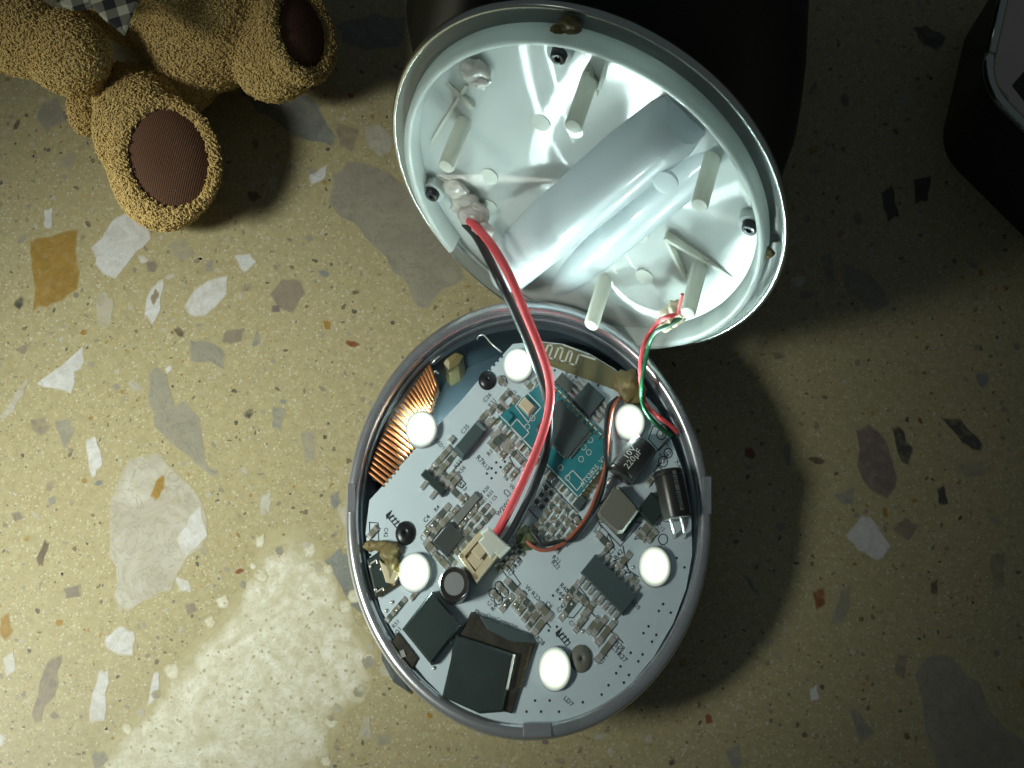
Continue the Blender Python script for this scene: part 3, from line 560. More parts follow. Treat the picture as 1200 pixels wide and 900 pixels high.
def screwsign(ink):
    ink.prism(PX([(ox, oy), (ox + 8, oy - 6), (ox + 5, oy + 1), (ox + 1, oy + 6)], ZB + .005), ZB, ZB + .005)
    for k in range(3): flat(ink, [(ox + 4 + k * 3.2, oy + 5 + k * 3.4), (ox + 9 + k * 3.2, oy + 1 + k * 3.4)], 1.8, ZB + .005)
    flat(ink, [(ox + 3, oy + 4), (ox + 13, oy + 16), (ox + 17, oy + 12), (ox + 8, oy + 1)], 1, ZB + .0055, True)
for ox, oy in ((452, 603), (651, 741)): inkmark(screwsign)          # the little screw signs beside the screw heads
via_me = None
for x, y in [(777, 708), (772, 716), (786, 718), (760, 734), (754, 742), (769, 744), (764, 752), (739, 765), (753, 767), (748, 775), (727, 781), (722, 789), (737, 791), (731, 800), (713, 803), (705, 814), (627, 821), (644, 821), (617, 834), (634, 834), (655, 834), (683, 823), (586.5, 536.5), (581.5, 542), (591.5, 541), (586.5, 547.5), (576, 549), (570.5, 555), (581, 554), (576, 560.5), (688, 665), (648, 698), (656, 702), (652.5, 734.5), (650, 434), (675, 442), (701, 451.5), (793, 654), (802, 665), (643, 739), (724, 624)]:
    if via_me is None:
        k = MB(); k.prism([(1.5 * AX.x * math.cos(t), 1.7 * AX.x * math.sin(t)) for t in (0, 1.05, 2.1, 3.14, 4.19, 5.24)], -.01, .005); via_me = k.mesh('via_hole'); via_me.materials.append(M['ink'])
    link('via_hole', via_me, P(x, y, ZB), board)
FC = bpy.data.curves.new('lettering', 'FONT'); FO = bpy.data.objects.new('lettering', FC); COL.objects.link(FO); FC.align_x = 'CENTER'; FC.align_y = 'CENTER'
def text(m, s, c, right, up, off=0.0):
    """lettering as thin faces; right and up are world vectors of one letter height"""
    FC.body = s; FC.resolution_u = 2; FC.extrude = 0; bpy.context.view_layer.update()
    ev = FO.evaluated_get(bpy.context.evaluated_depsgraph_get()); me = ev.to_mesh(); b = len(m.v)
    for v in me.vertices: m.v.append(tuple(c + right * v.co.x + up * v.co.y))
    for p in me.polygons: m.f.append(tuple(b + i for i in p.vertices)); m.m.append(0)
    ev.to_mesh_clear()
def btext(s, px, py, ax, size, z=ZB + .006, m=None):
    own = m is None; m = m or MB(); size *= .84 if own else 1
    r, u = (VW, -UW) if ax == 'v' else ((UW, VW) if ax == 'u' else ((AX, -AY) if ax == 'x' else (AY, AX)))
    text(m, s, P(px, py, z), r * size, u * size)
    if own: m.obj('printed_lettering', 'ink', board, P(px, py, z))
for s, x, y, a, z in [('C42', 452, 624, 'y', 8), ('R4', 512, 596, 'v', 8), ('C4', 500, 608, 'v', 9), ('C3', 496, 631, 'u', 9), ('R55', 537, 544, 'v', 9), ('R56', 541, 551, 'v', 9), ('R53', 542, 570, 'u', 9), ('R7', 562, 538, 'u', 10), ('R13', 569, 546, 'u', 9), ('R13', 575.5, 529, 'v', 9), ('C35', 545, 503, 'v', 9), ('LED1', 516, 521, 'u', 8),
                       ('R17 R20', 566, 578, 'v', 7), ('R21 R23', 571, 583, 'v', 7), ('U4', 560, 583, 'v', 7), ('R11 C5', 576, 588, 'v', 7), ('W2W1', 590, 595, 'v', 9), ('C2', 594, 578, 'u', 10), ('R8', 593, 560, 'u', 8), ('W2', 601, 572, 'u', 8), ('C36', 571, 466, 'v', 9), ('R31', 577, 472, 'v', 9), ('L2', 603, 460, 'v', 7),
                       ('RXB R51', 459, 737, 'v', 8), ('W51', 465, 741, 'v', 8), ('R21', 652, 656, 'u', 9), ('R22', 651, 662, 'u', 9), ('C2 R20', 604, 665, 'v', 9), ('C1', 575, 706, 'v', 9), ('R4', 579, 712, 'v', 9), ('W R22', 624, 695, 'u', 9), ('C8', 643, 709, 'u', 9), ('R40', 661, 689, 'u', 9), ('R44', 656, 695, 'u', 9), ('C42', 658, 712, 'v', 9), ('C7', 670, 731, 'u', 8), ('R28', 633, 751, 'u', 9),
                       ('C3', 717, 645, 'v', 10), ('R42', 725, 650, 'v', 10), ('C11', 707, 772, 'v', 10), ('R28', 726, 757, 'u', 10), ('C51', 722, 762, 'u', 10), ('R27', 729, 770, 'u', 10), ('IC2', 701, 620, 'v', 10), ('R31', 640, 635, 'u', 8), ('R34', 645, 630, 'u', 8), ('R36', 651, 637, 'u', 8), ('C9', 672, 618, 'v', 8), ('LD7', 666, 822, 'u', 9), ('LED5', 744, 708, 'u', 8),
                       ('X1', 783, 519, 'v', 9), ('X2', 795, 543, 'u', 10), ('+', 774, 533, 'v', 10), ('IC5', 660, 443, 'u', 7), ('1000', 704, 463, 'u', 7), ('D1', 716, 561, 'v', 9), ('C12', 774, 618, 'u', 8), ('MicroDataConnector', 582, 725, 'q', 6)]:
    if a == 'q': m = MB(); text(m, s, P(x, y, ZB + .006), (AX * .94 + AY * .34) * z, (AX * .34 * .8 - AY * .94) * z); m.obj('printed_lettering', 'ink', board, P(x, y, ZB))
    else: btext(s, x, y, a, z)

m = MB(); btext('ATS2825_V1.0', 697, 550, 'v', 8.5, ZM + .005, m); m.obj('module_lettering', 'whiteink', module)
# ---- the six diodes
for i, (x, y, rx, ry) in enumerate([(607, 428, 14.5, 17), (494, 503, 15, 18), (738, 495, 14.5, 18), (486, 671, 15, 18.5), (767, 664, 15, 19), (650, 784, 15, 20)]):
    pos = P(x, y, ZB + .1); k = (AX.x); e = (Vector((1, 0, 0)), Vector((0, 1, 0)), Vector((0, 0, 1)))
    m = MB(); m.lathe([(.9, .13), (1.29, .13), (1.33, .11), (1.34, 0)], lambda a, b, d, pos=pos, rx=rx * .95, ry=ry * .95: (pos.x + a * rx * k, pos.y + b * ry * k, ZB + d), 24)
    d = m.obj('light_diode', 'ledbase', base, P(x, y, ZB), True, 40)
    m = MB(); m.blob(pos + Vector((0, 0, .028)), rx * k * 1.22, ry * k * 1.22, .06, nu=28, nv=10, half=True); m.obj('glowing_lens', 'led', d, smooth=True)
# ---- screw heads
for x, y, rx, ry, mt in ((571, 446, 11, 12.5, 'screw'), (475, 625, 12, 15, 'screw'), (681, 772, 13, 16.5, 'induct')):
    pos = P(x, y, ZB); k = AX.x; m = MB()
    m.lathe([(.01, .04), (.12, .04), (.16, .085), (.45, .08), (.75, .06), (.94, .03), (1, -.02)], lambda a, b, d, pos=pos, rx=rx, ry=ry: (pos.x + a * rx * k, pos.y + b * ry * k, ZB + d), 24)
    m.obj('board_screw', mt, base, pos, True)
# ---- upright electrolytic, lying electrolytics, inductor
zt = ZB + .50; pos = P(532, 684, zt); k = (P(542, 684, zt) - pos).x / 10
f = lambda rx, ry: (lambda a, b, d: (pos.x + a * rx * k, pos.y + b * ry * k, d))
m = MB(); m.lathe([(1, ZB), (1, zt - .1), (.98, zt - .03), (.9, zt), (.66, zt - .01)], f(18, 21), 32); cap = m.obj('electrolytic_capacitor', 'sleeve', base, Vector((pos.x, pos.y, ZB)), True, 50)
m = MB(); m.lathe([(.68, zt - .012), (.01, zt - .012)], f(18, 21), 32); m.obj('can_top', 'can', cap)
def lying(name, x, y, dx, dy, L, rad, zc):
    c = P(x, y, zc); a = (P(x + dx, y + dy, zc) - P(x, y, zc)); a = a.normalized() * L / 2
    m = MB(); prof = [(-1.01, .5), (-1, .9), (-.97, .99), (-.9, 1), (-.82, 1), (-.78, .94), (-.74, 1), (.9, 1), (.98, .95), (1, .8), (1.01, .1)]
    m.tube([c + a * t for t, r in prof], [rad * r for t, r in prof], 24); return m.obj(name, 'sleeve', base, Vector((c.x, c.y, ZB)), True, 40), c, a
e1, c1, a1 = lying('lying_capacitor', 741, 539, .63, -.78, .80, .27, ZB + .22)
def around(c, a, rad, ang, t):       # a point on a lying can: t along it, ang up from its side
    s = a.normalized().cross(Vector((0, 0, 1))).normalized(); return c + a * t + (s * math.cos(ang) + Vector((0, 0, 1)) * math.sin(ang)) * (rad + .004), s
m = MB()
for s, ang, t in (('10V', 1.95, .05), ('220\u00b5F', 1.5, -.1)):
    p, sd = around(c1, a1, .27, ang, t); up = (sd * -math.sin(ang) + Vector((0, 0, 1)) * math.cos(ang)); text(m, s, p, a1.normalized() * .17, -up * -.17)
m.obj('capacitor_lettering', 'whiteink', e1)
e2, c2, a2 = lying('lying_capacitor', 788, 580, .2, .97, .92, .27, ZB + .22)
m = MB()
for i in range(14):
    p0, s0 = around(c2, a2, .27, 2.0, -.85 + 1.6 * i / 14); p1, _ = around(c2, a2, .27, 1.72, -.85 + 1.6 * i / 14); p2, _ = around(c2, a2, .27, 1.72, -.85 + 1.6 * (i + 1) / 14); p3, _ = around(c2, a2, .27, 2.0, -.85 + 1.6 * (i + 1) / 14)
    b = len(m.v); m.v += [tuple(q) for q in (p0, p1, p2, p3)]; m.f.append((b, b + 1, b + 2, b + 3)); m.m.append(0)
m.obj('polarity_stripe', 'chipgrey', e2)
for s, t in (('10V', -.5), ('100\u00b5F', .3)):
    m = MB(); p, sd = around(c2, a2, .275, 1.86, t); text(m, s, p, a2.normalized() * .15, -(sd * -math.sin(1.86) + Vector((0, 0, 1)) * math.cos(1.86)) * -.15); m.obj('capacitor_lettering', 'ink', e2)
for ox, ex in ((783, 790), (796, 802)):
    m = MB(); m.tube(spline([P(ox, 602, ZB + .3), P(ox + 4, 612, ZB + .3), P(ex, 624, ZB + .16), P(ex, 630, ZB)], 5), .035, 8); m.obj('lead', 'solder', e2, smooth=True)
m = MB(); m.tube(spline([P(716, 562, ZB + .28), P(712, 567, ZB + .25), P(709, 571, ZB + .02)], 5), .03, 8); m.tube(spline([P(724, 571, ZB + .28), P(726, 577, ZB + .2), P(722, 580, ZB + .02)], 5), .03, 8); m.obj('lead', 'solder', e1, smooth=True)
zt = ZB + .28
m = MB(); m.prism(PX([(719, 570), (726, 570), (746, 592), (749, 598), (730, 624), (724, 625), (702, 605), (700, 600)], zt), ZB + .07, zt, .04); ind = m.obj('inductor', 'induct', base, P(724, 600, ZB))
m = MB(); m.prism(PX([(718, 570), (751, 603), (729, 634), (698, 602)], ZB + .07), ZB, ZB + .07, .02); m.obj('inductor_base', 'chip', ind)
# ---- plug socket, audio jack, card slot, charging socket
zt = ZB + .38; m = MB(); m.prism(PX([(537, 651), (562, 622), (584, 650), (558, 682)], zt), ZB, zt - .09, .01); sock = m.obj('plug_socket', 'plug', base, P(560, 652, ZB))
for q in ([(537, 651), (562, 622), (566, 627), (541, 656)], [(553, 675), (578, 643), (584, 650), (558, 682)], [(547, 655), (556, 645), (568, 657), (558, 668)], [(537, 651), (541, 647), (562, 678), (558, 682)]):
    m = MB(); m.prism(PX(q, zt), zt - .1, zt, .015); m.obj('socket_wall', 'plug', sock)
zt = ZB + .24; m = MB(); m.prism(PX([(506, 692), (541, 732), (505, 779), (471, 737)], zt), ZB, zt, .05); jack = m.obj('audio_jack', 'black', base, P(505, 738, ZB))
m = MB(); m.prism(PX([(466, 741), (490, 772), (484, 783), (459, 752)], ZB + .05), ZB - .3, ZB + .05, .02); m.obj('jack_nose', 'shield', jack)
m = MB(); m.prism(PX([(468, 763), (473, 761), (476, 769), (471, 771)], ZB + .07), ZB + .04, ZB + .07); m.obj('jack_highlight', 'solder', jack)  # bright piece that paints in the highlight on the jack's nose
for x, y in ((528, 752), (533, 748), (508, 783), (545, 738)): put('solder_joint', bead, x, y, ZB, base)
zt = ZB + .09; m = MB(); m.prism(PX([(552, 717), (628, 754), (609, 806), (600, 836), (522, 818), (530, 760)], zt), ZB, zt, .02); slot = m.obj('card_slot', 'shield', base, P(575, 770, ZB))
m = MB(); m.prism(PX([(562, 722), (620, 744), (623, 753), (600, 752), (572, 738)], zt + .01), zt - .01, zt + .01, .004); m.obj('slot_opening', 'chip', slot)
m = MB(); m.tube([P(623, 757, zt), P(615, 785, zt), P(609, 806, zt)], .022, 6); m.obj('slot_edge', 'gold', slot)
zt = ZB + .20; m = MB(); m.prism(PX([(535, 744), (602, 766), (589, 834), (562, 836), (518, 816)], zt), ZB, zt, .04); blk = m.obj('socket_block', 'black', base, P(560, 790, ZB))
m = MB(); m.tube([P(602.5, 767, zt), P(594, 808, zt)], .022, 6); m.obj('block_edge', 'tin', blk)
zt = ZB + .10; m = MB(); m.prism(PX([(430, 656), (448, 643), (455, 664), (465, 684), (440, 700)], zt), ZB - .1, zt, .02); usb = m.obj('charging_socket', 'black', base, P(442, 672, ZB))
m = MB(); m.tube([P(440, 700, zt), P(465, 684, zt)], .025, 6); m.obj('socket_edge', 'gold', usb)
for q in ([(434, 661), (441, 656)], [(441, 694), (449, 689)]):
    m = MB(); m.tube([P(q[0][0], q[0][1], zt), P(q[1][0], q[1][1], zt), P(q[1][0] + 1, q[1][1] + 4, zt)], .018, 6); m.obj('socket_spring', 'tin', usb)
for x, y in ((434, 664), (447, 667), (440, 691)): put('solder_joint', bead, x, y, zt, usb)
m = MB(); m.prism(PX([(444, 656), (470, 672), (462, 684), (452, 682)], ZB + .18), ZB, ZB + .18, .03); m.obj('solder_tab', 'plug', base)
# ---- glue, thin wires, coil
def glue(name, mt, parts):
    m = MB()
    for i, (x, y, z, rx, ry, rz) in enumerate(parts): m.blob(P(x, y, z), rx, ry, rz, .38, i * 3.1 + x, nu=22, nv=14)
    return m.obj(name, mt, base, P(parts[0][0], parts[0][1], parts[0][2]), True)
glue('glue_drop', 'glue', [(737, 452, ZB + .03, .27, .30, .16), (729, 446, ZB + .02, .16, .2, .1), (745, 461, ZB, .2, .25, .12)])
glue('glue_drop', 'glue', [(446, 640, ZB + .03, .26, .1, .1), (457, 648, ZB + .05, .2, .22, .14), (459, 666, ZB + .06, .16, .3, .14), (434, 640, ZB, .12, .1, .08)])
glue('glue_drop', 'greenglue', [(617, 631, ZB, .2, .23, .13)])
m = MB(); m.prism(PX([(516, 404), (521, 403), (525, 408), (531, 405), (535, 404), (538, 413), (543, 416), (537, 426), (526, 433), (519, 424), (514, 416)], 1.8), .6, 1.8, .05); m.obj('glue_lump', 'glue', base)
for mt, off, w in (('thinred', 0, .036), ('blackwire', 5, .042)):
    o = off
    pts = [(726 - o * .4, 466, .1), (718 - o, 478, .16), (713 - o * .6, 505, .22), (711 - o * .2, 530, .25), (708 + o * .4, 552, .25), (699 + o, 580, .2), (688 + o * .8, 605, .18), (668 + o, 630 + o * .2, .14), (652, 641 - o * 1.2, .12), (636, 645 - o * 1.4, .12), (624 + o * .6, 640 - o * 2.4, .12), (617 + o, 634 - o * 2.6, .1)]
    m = MB(); m.tube(spline([P(x, y, ZB + z) for x, y, z in pts], 7), w, 8); m.obj('thin_wire', mt, base, smooth=True)
m = MB(); m.tube(spline([P(559, 399, 1.8), P(561, 394, 1.95), P(567, 393, 2.0), P(576, 403, 2.14), P(588, 413, 2.14)], 6), .018, 6); m.obj('coil_lead', 'solder', base, smooth=True)
m = MB(); m.tube(spline([P(505, 427, 1.85), P(511, 421, 1.92), P(517, 416, 1.85)], 6), .02, 6); m.tube(spline([P(507, 440, 1.85), P(510, 435, 1.95), P(514, 438, 1.9)], 6), .02, 6); m.obj('coil_lead', 'solder', base, smooth=True)
zc = 1.92; m = MB(); m.prism(PX([(430, 560), (426, 548), (458, 478), (500, 427), (511, 446), (480, 490), (452, 566)], zc), .8, zc, .05); core = m.obj('coil_core', 'ferrite', base, P(465, 500, zc))
ca = [(432, 553), (443, 526), (456, 500), (474, 471), (489, 449), (503, 429)]; cb = [(455, 572), (470, 546), (483, 522), (495, 496), (504, 476), (512, 454)]
for i in range(25):
    t = i / 24 * 5; j = min(4, int(t)); u = t - j
    a = (ca[j][0] + (ca[j + 1][0] - ca[j][0]) * u, ca[j][1] + (ca[j + 1][1] - ca[j][1]) * u); b = (cb[j][0] + (cb[j + 1][0] - cb[j][0]) * u, cb[j][1] + (cb[j + 1][1] - cb[j][1]) * u)
    A = P(a[0], a[1], zc); B = P(b[0], b[1], zc); up = Vector((0, 0, 1))
    m = MB(); m.tube(spline([A - up * .4, A - up * .03, A + (B - A) * .08 + up * .03, A + (B - A) * .5 + up * .04, B - (B - A) * .08 + up * .03, B - up * .03, B - up * .4], 4), .034 + .003 * (i % 2), 7); m.obj('coil_winding', 'copper', core, smooth=True)

# ================================================================== THE LID, STANDING ON ITS EDGE
LC = Vector((1.42440011, 4.76782566 - CP.y, 5.88924098 - CP.z)) * 1.035; LR = Ro * 1.035
LC.y += CP.y; LC.z += CP.z
LN = Vector((-0.32492423, -0.91341414, 0.24515068)).normalized()
LA = Vector((0, 0, 1)).cross(LN).normalized(); LB = LN.cross(LA)
def lid_fn(p, q, d):
    w = LC + LA * p + LB * q + LN * d; return Vector((CP.x + w.x * SQ, w.y, w.z))
def lid_pq(px, py, d):
    """the point of the plane at depth d in the lid that shows at a pixel"""
    v = DV + RV * ((px - 600) / FOC / SQ) - UV * ((py - 450) / FOC); o = Vector((0, CP.y, CP.z)); c = LC + LN * d
    t = (c - o).dot(LN) / v.dot(LN); w = o + v * t - c; return w.dot(LA), w.dot(LB)
def lidP(px, py, d): p, q = lid_pq(px, py, d); return lid_fn(p, q, d)
lid_pos = lid_fn(0, -LR, 0)
lid = thing('round_lid', 'white translucent round lid standing on edge, its lit inside showing posts and screws', 'lid', lid_pos)
FLOOR = -.05
def floor_d(r): return FLOOR - .30 * (1 - (r / (LR * .86)) ** 2)
mb = MB(); mb.lathe([(LR * .905, .0)] + [(r * LR, floor_d(r * LR)) for r in (.86, .8, .7, .6, .5, .4, .3, .2, .1, .003)], lid_fn, 120)
c0 = lid_fn(0, 0, 0)
floor = mb.obj('lid_floor', 'lidfloor', lid, c0, True)
from mathutils import Matrix
rot = LN.to_track_quat('Z', 'Y').to_matrix().to_4x4()
floor.data.transform(rot.inverted()); floor.rotation_euler = rot.to_euler()          # its own axis is the lid's axis
mb = MB(); mb.lathe([(LR * .87, .02), (LR * .90, -.1), (LR * .80, -.62), (LR * .5, -.95), (.01, -1.05)], lid_fn, 120); mb.obj('lid_shell', 'flange', lid, smooth=True)
mb = MB(); mb.lathe([(LR, -.06), (LR, 0), (LR * .985, .03), (LR * .975, .02), (LR * .94, .0), (LR * .90, .02), (LR * .895, -.1), (LR * .97, -.1)], lid_fn, 140, closed=True); mb.obj('flange', 'flange', lid, smooth=True)
mb = MB(); mb.lathe([(LR * 1.004, -.10), (LR * 1.008, -.03), (LR * 1.0, .035), (LR * .986, .045), (LR * .983, .025), (LR * .992, -.1)], lid_fn, 140, closed=True); mb.obj('polished_edge', 'lidedge', lid, smooth=True)
mb = MB(); mb.lathe([(LR * .92, -.04), (LR * .915, .30), (LR * .905, .335), (LR * .885, .335), (LR * .875, .30), (LR * .86, -.08)], lid_fn, 140, closed=True, arc=(R(-90 + 12), R(270 - 46))); mb.obj('plug_ring', 'lid', lid, smooth=True, sharp=50)
# battery tube: a half round bulge across the floor
p0 = Vector(lid_pq(800, 148, .15)); p1 = Vector(lid_pq(588, 326, .15)); ax = (p1 - p0).normalized(); nx = Vector((-ax.y, ax.x)); TR = .58
m = MB(); nb = 24; nl = 20; L = (p1 - p0).length
for i in range(nl + 1):
    t = i / nl; e = 1 if .06 < t < .97 else (.86 if t in (0, 1) else 1)
    for k in range(nb + 1):
        an = math.pi * k / nb; w = p0 + ax * L * t + nx * TR * math.cos(an) * e; m.v.append(tuple(lid_fn(w.x, w.y, -.30 + .85 * math.sin(an) * e)))
for i in range(nl):
    for k in range(nb): a = i * (nb + 1) + k; m.f.append((a, a + 1, a + nb + 2, a + nb + 1)); m.m.append(0)
for i in (0, nl): m.f.append(tuple(i * (nb + 1) + k for k in range(nb + 1))); m.m.append(0)
tube = m.obj('battery_tube', 'tube', lid, smooth=True, sharp=50)
q0 = Vector(lid_pq(836, 190, -.1)); q1 = Vector(lid_pq(645, 350, -.1)); m = MB()
for i in range(13):
    t = i / 12
    for k in range(13): an = math.pi * k / 12; w = q0 + (q1 - q0) * t + nx * .42 * math.cos(an); m.v.append(tuple(lid_fn(w.x, w.y, -.36 + .26 * math.sin(an))))
for i in range(12):
    for k in range(12): a = i * 13 + k; m.f.append((a, a + 1, a + 14, a + 13)); m.m.append(0)
for i in (0, 12): m.f.append(tuple(i * 13 + k for k in range(13))); m.m.append(0)
m.obj('tube_shoulder', 'tube', lid, smooth=True, sharp=50)
def ring_pts(p, q, r, n=14): return [(p + r * math.cos(2 * math.pi * k / n), q + r * math.sin(2 * math.pi * k / n)) for k in range(n)]
def lid_prism(m, pts, d0, d1):
    b = len(m.v); n = len(pts)
    for d in (d0, d1): m.v += [tuple(lid_fn(x, y, d)) for x, y in pts]
    for i in range(n): m.f.append((b + i, b + (i + 1) % n, b + n + (i + 1) % n, b + n + i)); m.m.append(0)
    m.f.append(tuple(range(b + n, b + 2 * n))); m.m.append(0)
for px, py in ((672, 148), (523, 195), (820, 240), (693, 381), (806, 366)):
    p, q = lid_pq(px, py, .85); m = MB(); b = [( .17, -.3), (.165, .83), (.14, .865), (.06, .87), (.005, .87)]
    m.lathe(b, lambda x, y, d, p=p, q=q: lid_fn(p + x, q + y, d), 20); m.obj('post', 'post', lid, lid_fn(p, q, 0), True, 40)
for px, py, r in ((632, 148, .20), (790, 178, .25), (573, 208, .19), (574, 242, .17), (748, 281, .19), (672, 158, .17), (755, 325, .2)):
    p, q = lid_pq(px, py, -.2); r0 = math.hypot(p, q); d = floor_d(r0); dd = .46 if px == 790 else d
    m = MB(); lid_prism(m, ring_pts(p, q, r, 20), dd - .05, dd + .018); m.obj('moulding_disc', 'tube' if px == 790 else 'disc', lid, lid_fn(p, q, d))
for a, b, w in (((778, 285), (872, 338), .035), ((545, 105), (492, 190), .03), ((800, 330), (778, 285), .035), ((520, 100), (552, 132), .06), ((715, 60), (700, 110), .03), ((500, 205), (548, 232), .035), ((548, 232), (556, 262), .035), ((690, 82), (697, 118), .03)):
    A = Vector(lid_pq(*a, 0)); B = Vector(lid_pq(*b, 0)); t = (B - A).normalized(); nn = Vector((-t.y, t.x)) * w
    m = MB(); lid_prism(m, [A + nn, B + nn, B - nn, A - nn], -.38, -.08); m.obj('rib', 'post', lid, lid_fn(*((A + B) / 2), 0))
for px, py in ((506, 229), (654, 67), (878, 268)):
    p, q = lid_pq(px, py, .16)
    m = MB(); m.lathe([(.01, .16), (.05, .16), (.06, .20), (.11, .21), (.15, .18), (.16, .05)], lambda x, y, d, p=p, q=q: lid_fn(p + x, q + y, d), 20); m.obj('lid_screw', 'screw', lid, lid_fn(p, q, 0), True, 50)
    m = MB(); m.lathe([(.26, -.28), (.24, .10), (.17, .10)], lambda x, y, d, p=p, q=q: lid_fn(p + x, q + y, d), 20); m.obj('screw_boss', 'lid', lid, lid_fn(p, q, 0), True, 40)
def lid_glue(name, mt, parts):
    m = MB()
    for i, (x, y, d, r, rd) in enumerate(parts): m.blob(lidP(x, y, d), r, r, r * rd, .4, i * 2.7 + x * .1, nu=22, nv=14, ax=(LA, LB, LN))
    m.obj(name, mt, lid, lidP(parts[0][0], parts[0][1], 0), True)
lid_glue('glue_drop', 'glueclear', [(547, 240, -.05, .32, .35), (556, 256, .05, .30, .5), (534, 222, 0, .24, .3), (566, 270, .2, .19, .8), (560, 246, 0, .2, .4)])
lid_glue('glue_drop', 'glueclear', [(556, 84, 0, .26, .35), (562, 94, .02, .18, .4)])
lid_glue('glue_drop', 'plug', [(788, 370, .5, .22, .8), (796, 362, .5, .19, .8), (778, 379, .5, .17, .8)])
lid_glue('glue_drop', 'glue', [(668, 30, .12, .17, .5), (655, 36, .15, .12, .5)]); lid_glue('glue_drop', 'glue', [(898, 296, .2, .13, .5)])

# ================================================================== CABLES BETWEEN LID AND BASE
def cable(name, label, strands, pos):
    t = thing(name, label, 'cable', pos)
    for nm, mt, pts, r in strands:
        m = MB(); m.tube(spline(pts, 10), r, 12); m.obj(nm, mt, t, smooth=True, sharp=60)
    return t
zp = ZB + .33
red = [lidP(550, 258, .15), lidP(562, 270, .35), lidP(578, 290, .75), P(598, 325, 4.1), P(617, 370, 3.7), P(634, 412, 3.35), P(644, 448, 3.05), P(643, 482, 2.9), P(629, 527, 2.72), P(610, 570, 2.62), P(595, 601, 2.52), P(586, 618, zp), P(579, 629, zp)]
blk = [lidP(545, 262, .12), lidP(557, 275, .3), lidP(569, 296, .65), P(586, 330, 3.9), P(606, 372, 3.5), P(624, 414, 3.1), P(637, 452, 2.75), P(643, 487, 2.65), P(640, 528, 2.5), P(626, 570, 2.48), P(609, 606, 2.46), P(597, 628, zp), P(590, 638, zp)]
bat = cable('battery_cable', 'thick red and black wire pair running from the lid down to the cream plug socket', [('red_wire', 'red', red, .080), ('black_wire', 'blackwire', blk, .080)], P(590, 628, ZB))
zt = ZB + .44; m = MB(); m.prism(PX([(572, 617), (598, 641), (586, 653), (580, 648), (575, 654), (560, 634), (566, 628), (563, 624)], zt), ZB + .2, zt, .03); pl = m.obj('plug', 'plugwhite', bat, P(580, 636, ZB))
m = MB(); m.prism(PX([(552, 646), (566, 630), (576, 640), (562, 656)], zt - .03), ZB + .3, zt - .03, .02); m.obj('plug_nose', 'plug', pl)
sr = [lidP(800, 345, .5), lidP(794, 366, .62), lidP(778, 373, .72), P(765, 385, 3.1), P(754, 405, 2.9), P(750, 432, 2.65), P(753, 462, 2.3), P(757, 474, 2.1), P(770, 487, 2.3), P(785, 498, 2.24), P(794, 507, 2.18)]
sg = [lidP(797, 372, .6), lidP(786, 380, .68), lidP(770, 388, .72), P(761, 402, 3.0), P(755, 428, 2.7), P(752, 450, 2.5), P(752, 467, 2.3), P(757, 482, 2.3), P(768, 496, 2.26), P(780, 506, 2.2), P(787, 511, 2.15)]
cable('thin_cable', 'thin red and green wire pair from the lid to the right edge of the board', [('red_wire', 'red', sr, .042), ('green_wire', 'greenwire', sg, .044)], P(752, 450, ZB))

# ================================================================== THE BLACK BOX BEHIND THE LID AND THE CHROME-EDGED DEVICE
def rounded(x0, x1, y0, y1, r, n=8):
    out = []
    for cx, cy, a in ((x1 - r, y1 - r, 0), (x0 + r, y1 - r, 90), (x0 + r, y0 + r, 180), (x1 - r, y0 + r, 270)):
        for i in range(n + 1): t = R(a + 90 * i / n); out.append((cx + r * math.cos(t), cy + r * math.sin(t)))
    return out
bx = thing('black_box', 'tall black box with rounded corners standing behind the lid', 'box', (.8, 9, 0))
m = MB(); rings = []
for t in range(9):                       # a waisted body: the sides lean out, then in again
    z = 8.8 * t / 8; y0 = 6.45 + .14 * z
    xr = (5.3, 5.38, 5.4, 5.29, 5.15, 4.96, 4.76, 4.56, 4.36)[t]; xl = (-1.14, -1.4, -1.65, -1.87, -2.09, -2.15, -1.94, -1.73, -1.57)[t]
    rings.append((rounded(xl, xr, y0, 13.5, 1.3), z, 1))
n = len(rings[0][0]); rings += [(rings[-1][0], 8.86, .985), (rings[-1][0], 8.9, .95)]
for ring, z, k in rings:
    cx = sum(p[0] for p in ring) / n; cy = sum(p[1] for p in ring) / n; m.v += [(cx + (p[0] - cx) * k, cy + (p[1] - cy) * k, z) for p in ring]
for r in range(len(rings) - 1):
    for i in range(n): j = (i + 1) % n; m.f.append((r * n + i, r * n + j, (r + 1) * n + j, (r + 1) * n + i)); m.m.append(0)
m.f.append(tuple((len(rings) - 1) * n + i for i in range(n))); m.m.append(0)
m.obj('casing', 'casing', bx, smooth=True, sharp=40)
m = MB(); m.prism(rounded(-.3, 2.3, 4.62, 7.2, .4), 0.0, 1.02, .05); m.obj('front_ledge', 'casing', bx)
zt = 3.0; cz = P(1143, 62, zt)
dev = thing('chrome_edged_device', 'black device with a grey face and chrome edge at the far corner of the table', 'device', (cz.x + 2, cz.y + 1, 0))
sl = P(1200, 150, zt) - P(1150, 103, zt); ang = math.atan2(sl.y, sl.x)
def devpts(shrink, n=8):
    pts = [P(1147, 100, zt), P(1330, 272, zt), P(1400, -60, zt), P(1190, -80, zt)]; c = sum(pts, Vector()) / 4; out = []
    for i in range(4):
        a, b, d = pts[i - 1], pts[i], pts[(i + 1) % 4]; e0 = (a - b).normalized(); e1 = (d - b).normalized(); r = .75
        for k in range(n + 1):
            t = k / n; q = (b + e0 * r) * (1 - t) ** 2 + 2 * t * (1 - t) * b + (b + e1 * r) * t ** 2; out.append((q + (c - q).normalized() * shrink).to_2d())
    return out
m = MB(); m.prism(devpts(.12), 0, zt - .12, .04); m.obj('casing', 'casing', dev)
